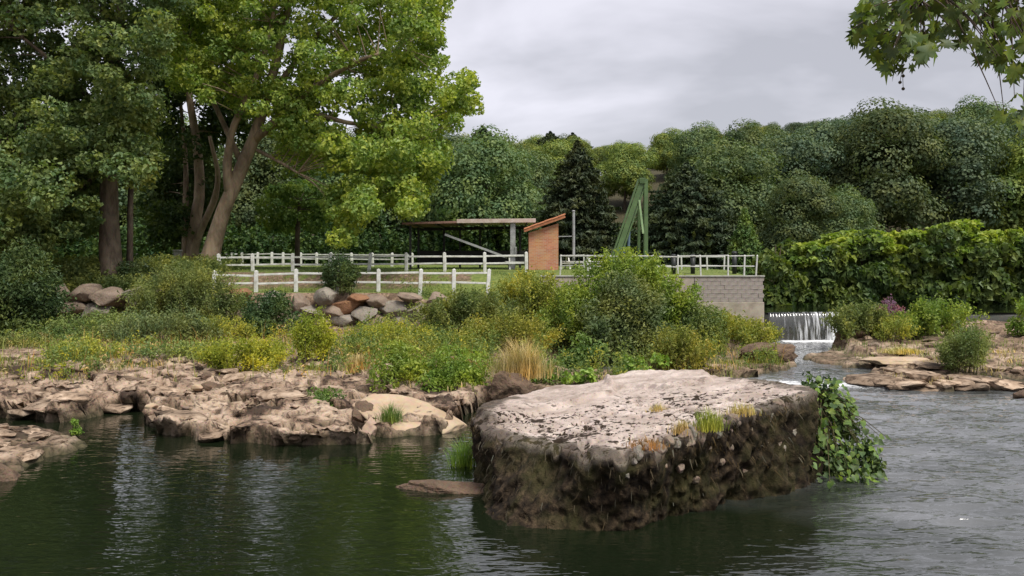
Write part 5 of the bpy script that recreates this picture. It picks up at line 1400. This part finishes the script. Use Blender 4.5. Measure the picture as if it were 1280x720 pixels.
for i, q in enumerate(got[:285]):
    f = (q[1] - 470) / 140; d = 16.3 - .9 * f + r.normal() * .35
    p = W(q[0], q[1], d) - c0
    if p[2] < .03: p[2] = .03 + r.random() * .1
    nr_ = norm(np.array([.5, -.75, .7]) + r.normal(size=3) * .45); tp = norm(np.array([.55 + r.normal() * .5, -.3 + r.normal() * .4, -.55 + r.normal() * .4]))
    k = (3 if r.random() < .5 + .3 * f else 0) if r.random() < .15 + .35 * f else int(r.random() * 5)  # dark leaf colour more frequent low down, painting in shade
    o = link('leaf', lm[k], cr_t); o.matrix_local = leaf_matrix(p, tp, nr_, r.uniform(.075, .14)); nodes.append(p)
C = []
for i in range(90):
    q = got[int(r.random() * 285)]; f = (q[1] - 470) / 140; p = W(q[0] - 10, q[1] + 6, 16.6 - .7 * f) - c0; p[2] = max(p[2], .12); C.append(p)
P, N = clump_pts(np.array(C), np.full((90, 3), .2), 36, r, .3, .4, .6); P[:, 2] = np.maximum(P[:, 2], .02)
V, Q = leaves(P, N, .10, r, .8, .4); tag(link('inner_leaves', mesh('inner_leaves', V, Q, None, M['leaf_dark']), cr_t), 'dark coloured leaves painting the shade inside the creeper', kind='stuff')  # darker leaf colour paints the shade inside the bush
root = W(1010, 500, 16.6) - c0
for i in range(40):
    p = nodes[int(r.random() * len(nodes))]; mb.tube(curve_pts([root + r.normal(size=3) * .12, (root + p) / 2 + np.array([.1, -.1, .12]), p], 6), np.linspace(.014, .005, 6), 5, False)
mb.build('vines', M['stem'], cr_t, True)
o = np.array([WX(1000, 16.4), 16.4, 1.3]); 

# ---- plane bough overhanging at the upper right, seed balls, trunk outside the picture
tx, ty = 8.6, 6.2; tg = ground(tx, ty)
pt_ = thing('plane_bough', 'overhanging plane tree bough with lobed leaves at the upper right', 'tree', (tx, ty, tg)); o0 = np.array((tx, ty, tg))
mb = MB(); mb.tube(curve_pts([(0, 0, -.4), (.1, 0, 2.2), (-.2, .1, 4.5), (-.1, .2, 8.0)], 12), np.linspace(.42, .24, 12), 12, True, .12, 3); mb.build('trunk', M['bark_plane'], pt_, True)
bough = curve_pts([np.array((tx - .2, ty + .1, tg + 4.3)), W(1420, -40, 7.0), W(1330, -30, 7.0), W(1240, -25, 7.1), W(1150, 0, 7.2)], 14)
mb = MB(); mb.tube(bough - o0, np.linspace(.12, .014, 14), 8, False); mb.build('limb', M['bark_plane'], pt_, True)
lm = []
for i, mt in enumerate(('leaf_fore', 'leaf_fore', 'leaf_fore_dark', 'leaf_fore_dark', 'leaf_fore_brown')):
    V, T = plane_leaf(40 + i); lm.append(mesh('leaf', V, None, T, M[mt], True))
poly_f = [(1062, 25), (1075, 8), (1085, -22), (1200, -28), (1305, -28), (1305, 95), (1285, 100), (1255, 88), (1235, 82), (1205, 62), (1180, 55), (1150, 72), (1138, 86), (1112, 92), (1098, 78), (1088, 60), (1064, 55)]
got = []
while len(got) < 285:
    q = np.array([1060, -50]) + r.random((300, 2)) * (270, 150); got += list(q[inpoly(q, poly_f)])
got = got[:285] + [np.array(q) for q in ((1268, 120), (1276, 122), (1262, 100), (1255, 140), (1262, 148), (1270, 138), (1278, 150), (1282, 140), (1274, 155), (1252, 145))]
tw = MB()
for i, q in enumerate(got):
    d = 7.0 + r.normal() * .35; p = W(q[0], q[1], d)
    nr_ = norm(np.array([r.normal() * .5, -.9 + r.normal() * .4, .4 + r.normal() * .5])); tp = norm(np.array([-.25 + r.normal() * .7, r.normal() * .4, -.75 + r.normal() * .45]))
    k = int(r.random() * 4) if r.random() < 2 else 4
    o = link('leaf', lm[k], pt_); s_ = r.uniform(.08, .135); o.matrix_local = leaf_matrix(p - o0, tp, nr_, s_)
    if i % 3 == 0:
        j = np.argmin(((bough - p) ** 2).sum(1)); a = bough[j]
        tw.tube(curve_pts([a, (a + p) / 2 + np.array([0, 0, .05]), p], 5) - o0, np.linspace(.012, .003, 5), 4, False)
tw.build('twigs', M['bark_dark'], pt_, True)
for mt, cnt in (('leaf_fore_dark', 120), ('leaf_fore', 60)):
    bk = MB(); c_ = 0
    while c_ < cnt:
        q = np.array([1060, -30]) + r.random(2) * (245, 125)
        if not inpoly(q[None], poly_f)[0]: continue
        V, T = plane_leaf(60 + c_ % 5); p = W(q[0], q[1], 7.5 + r.normal() * .3)
        Mx = np.array(leaf_matrix(p - o0, norm(np.array([r.normal() * .7, r.normal() * .4, -.7 + r.normal() * .45])), norm(np.array([r.normal() * .5, -.8, .4 + r.normal() * .5])), r.uniform(.075, .125)))
        bk.add(V @ Mx[:3, :3].T + Mx[:3, 3], None, T); c_ += 1
    tag(bk.build('back_leaves', M[mt], pt_, True), 'leaves further back on the bough', kind='stuff')
V, T = ICO[2]; V = V * (1 + .15 * (_h(np.arange(len(V)), np.arange(len(V)), np.arange(len(V)), 3) - .5))[:, None] * .0135
sb = mesh('seed_ball', V, None, T, M['seed_ball'], True)
st_ = MB(); top_ = W(1128, 84, 7.0)
for px, py in ((1129, 95), (1125, 103), (1129, 111)):
    p = W(px, py, 7.0); o = link('seed_ball', sb, pt_); o.location = p - o0
    st_.tube(curve_pts([top_, (top_ + p) / 2, p], 4) - o0, .0025, 4, False)
st_.build('stalk', M['bark_dark'], pt_)
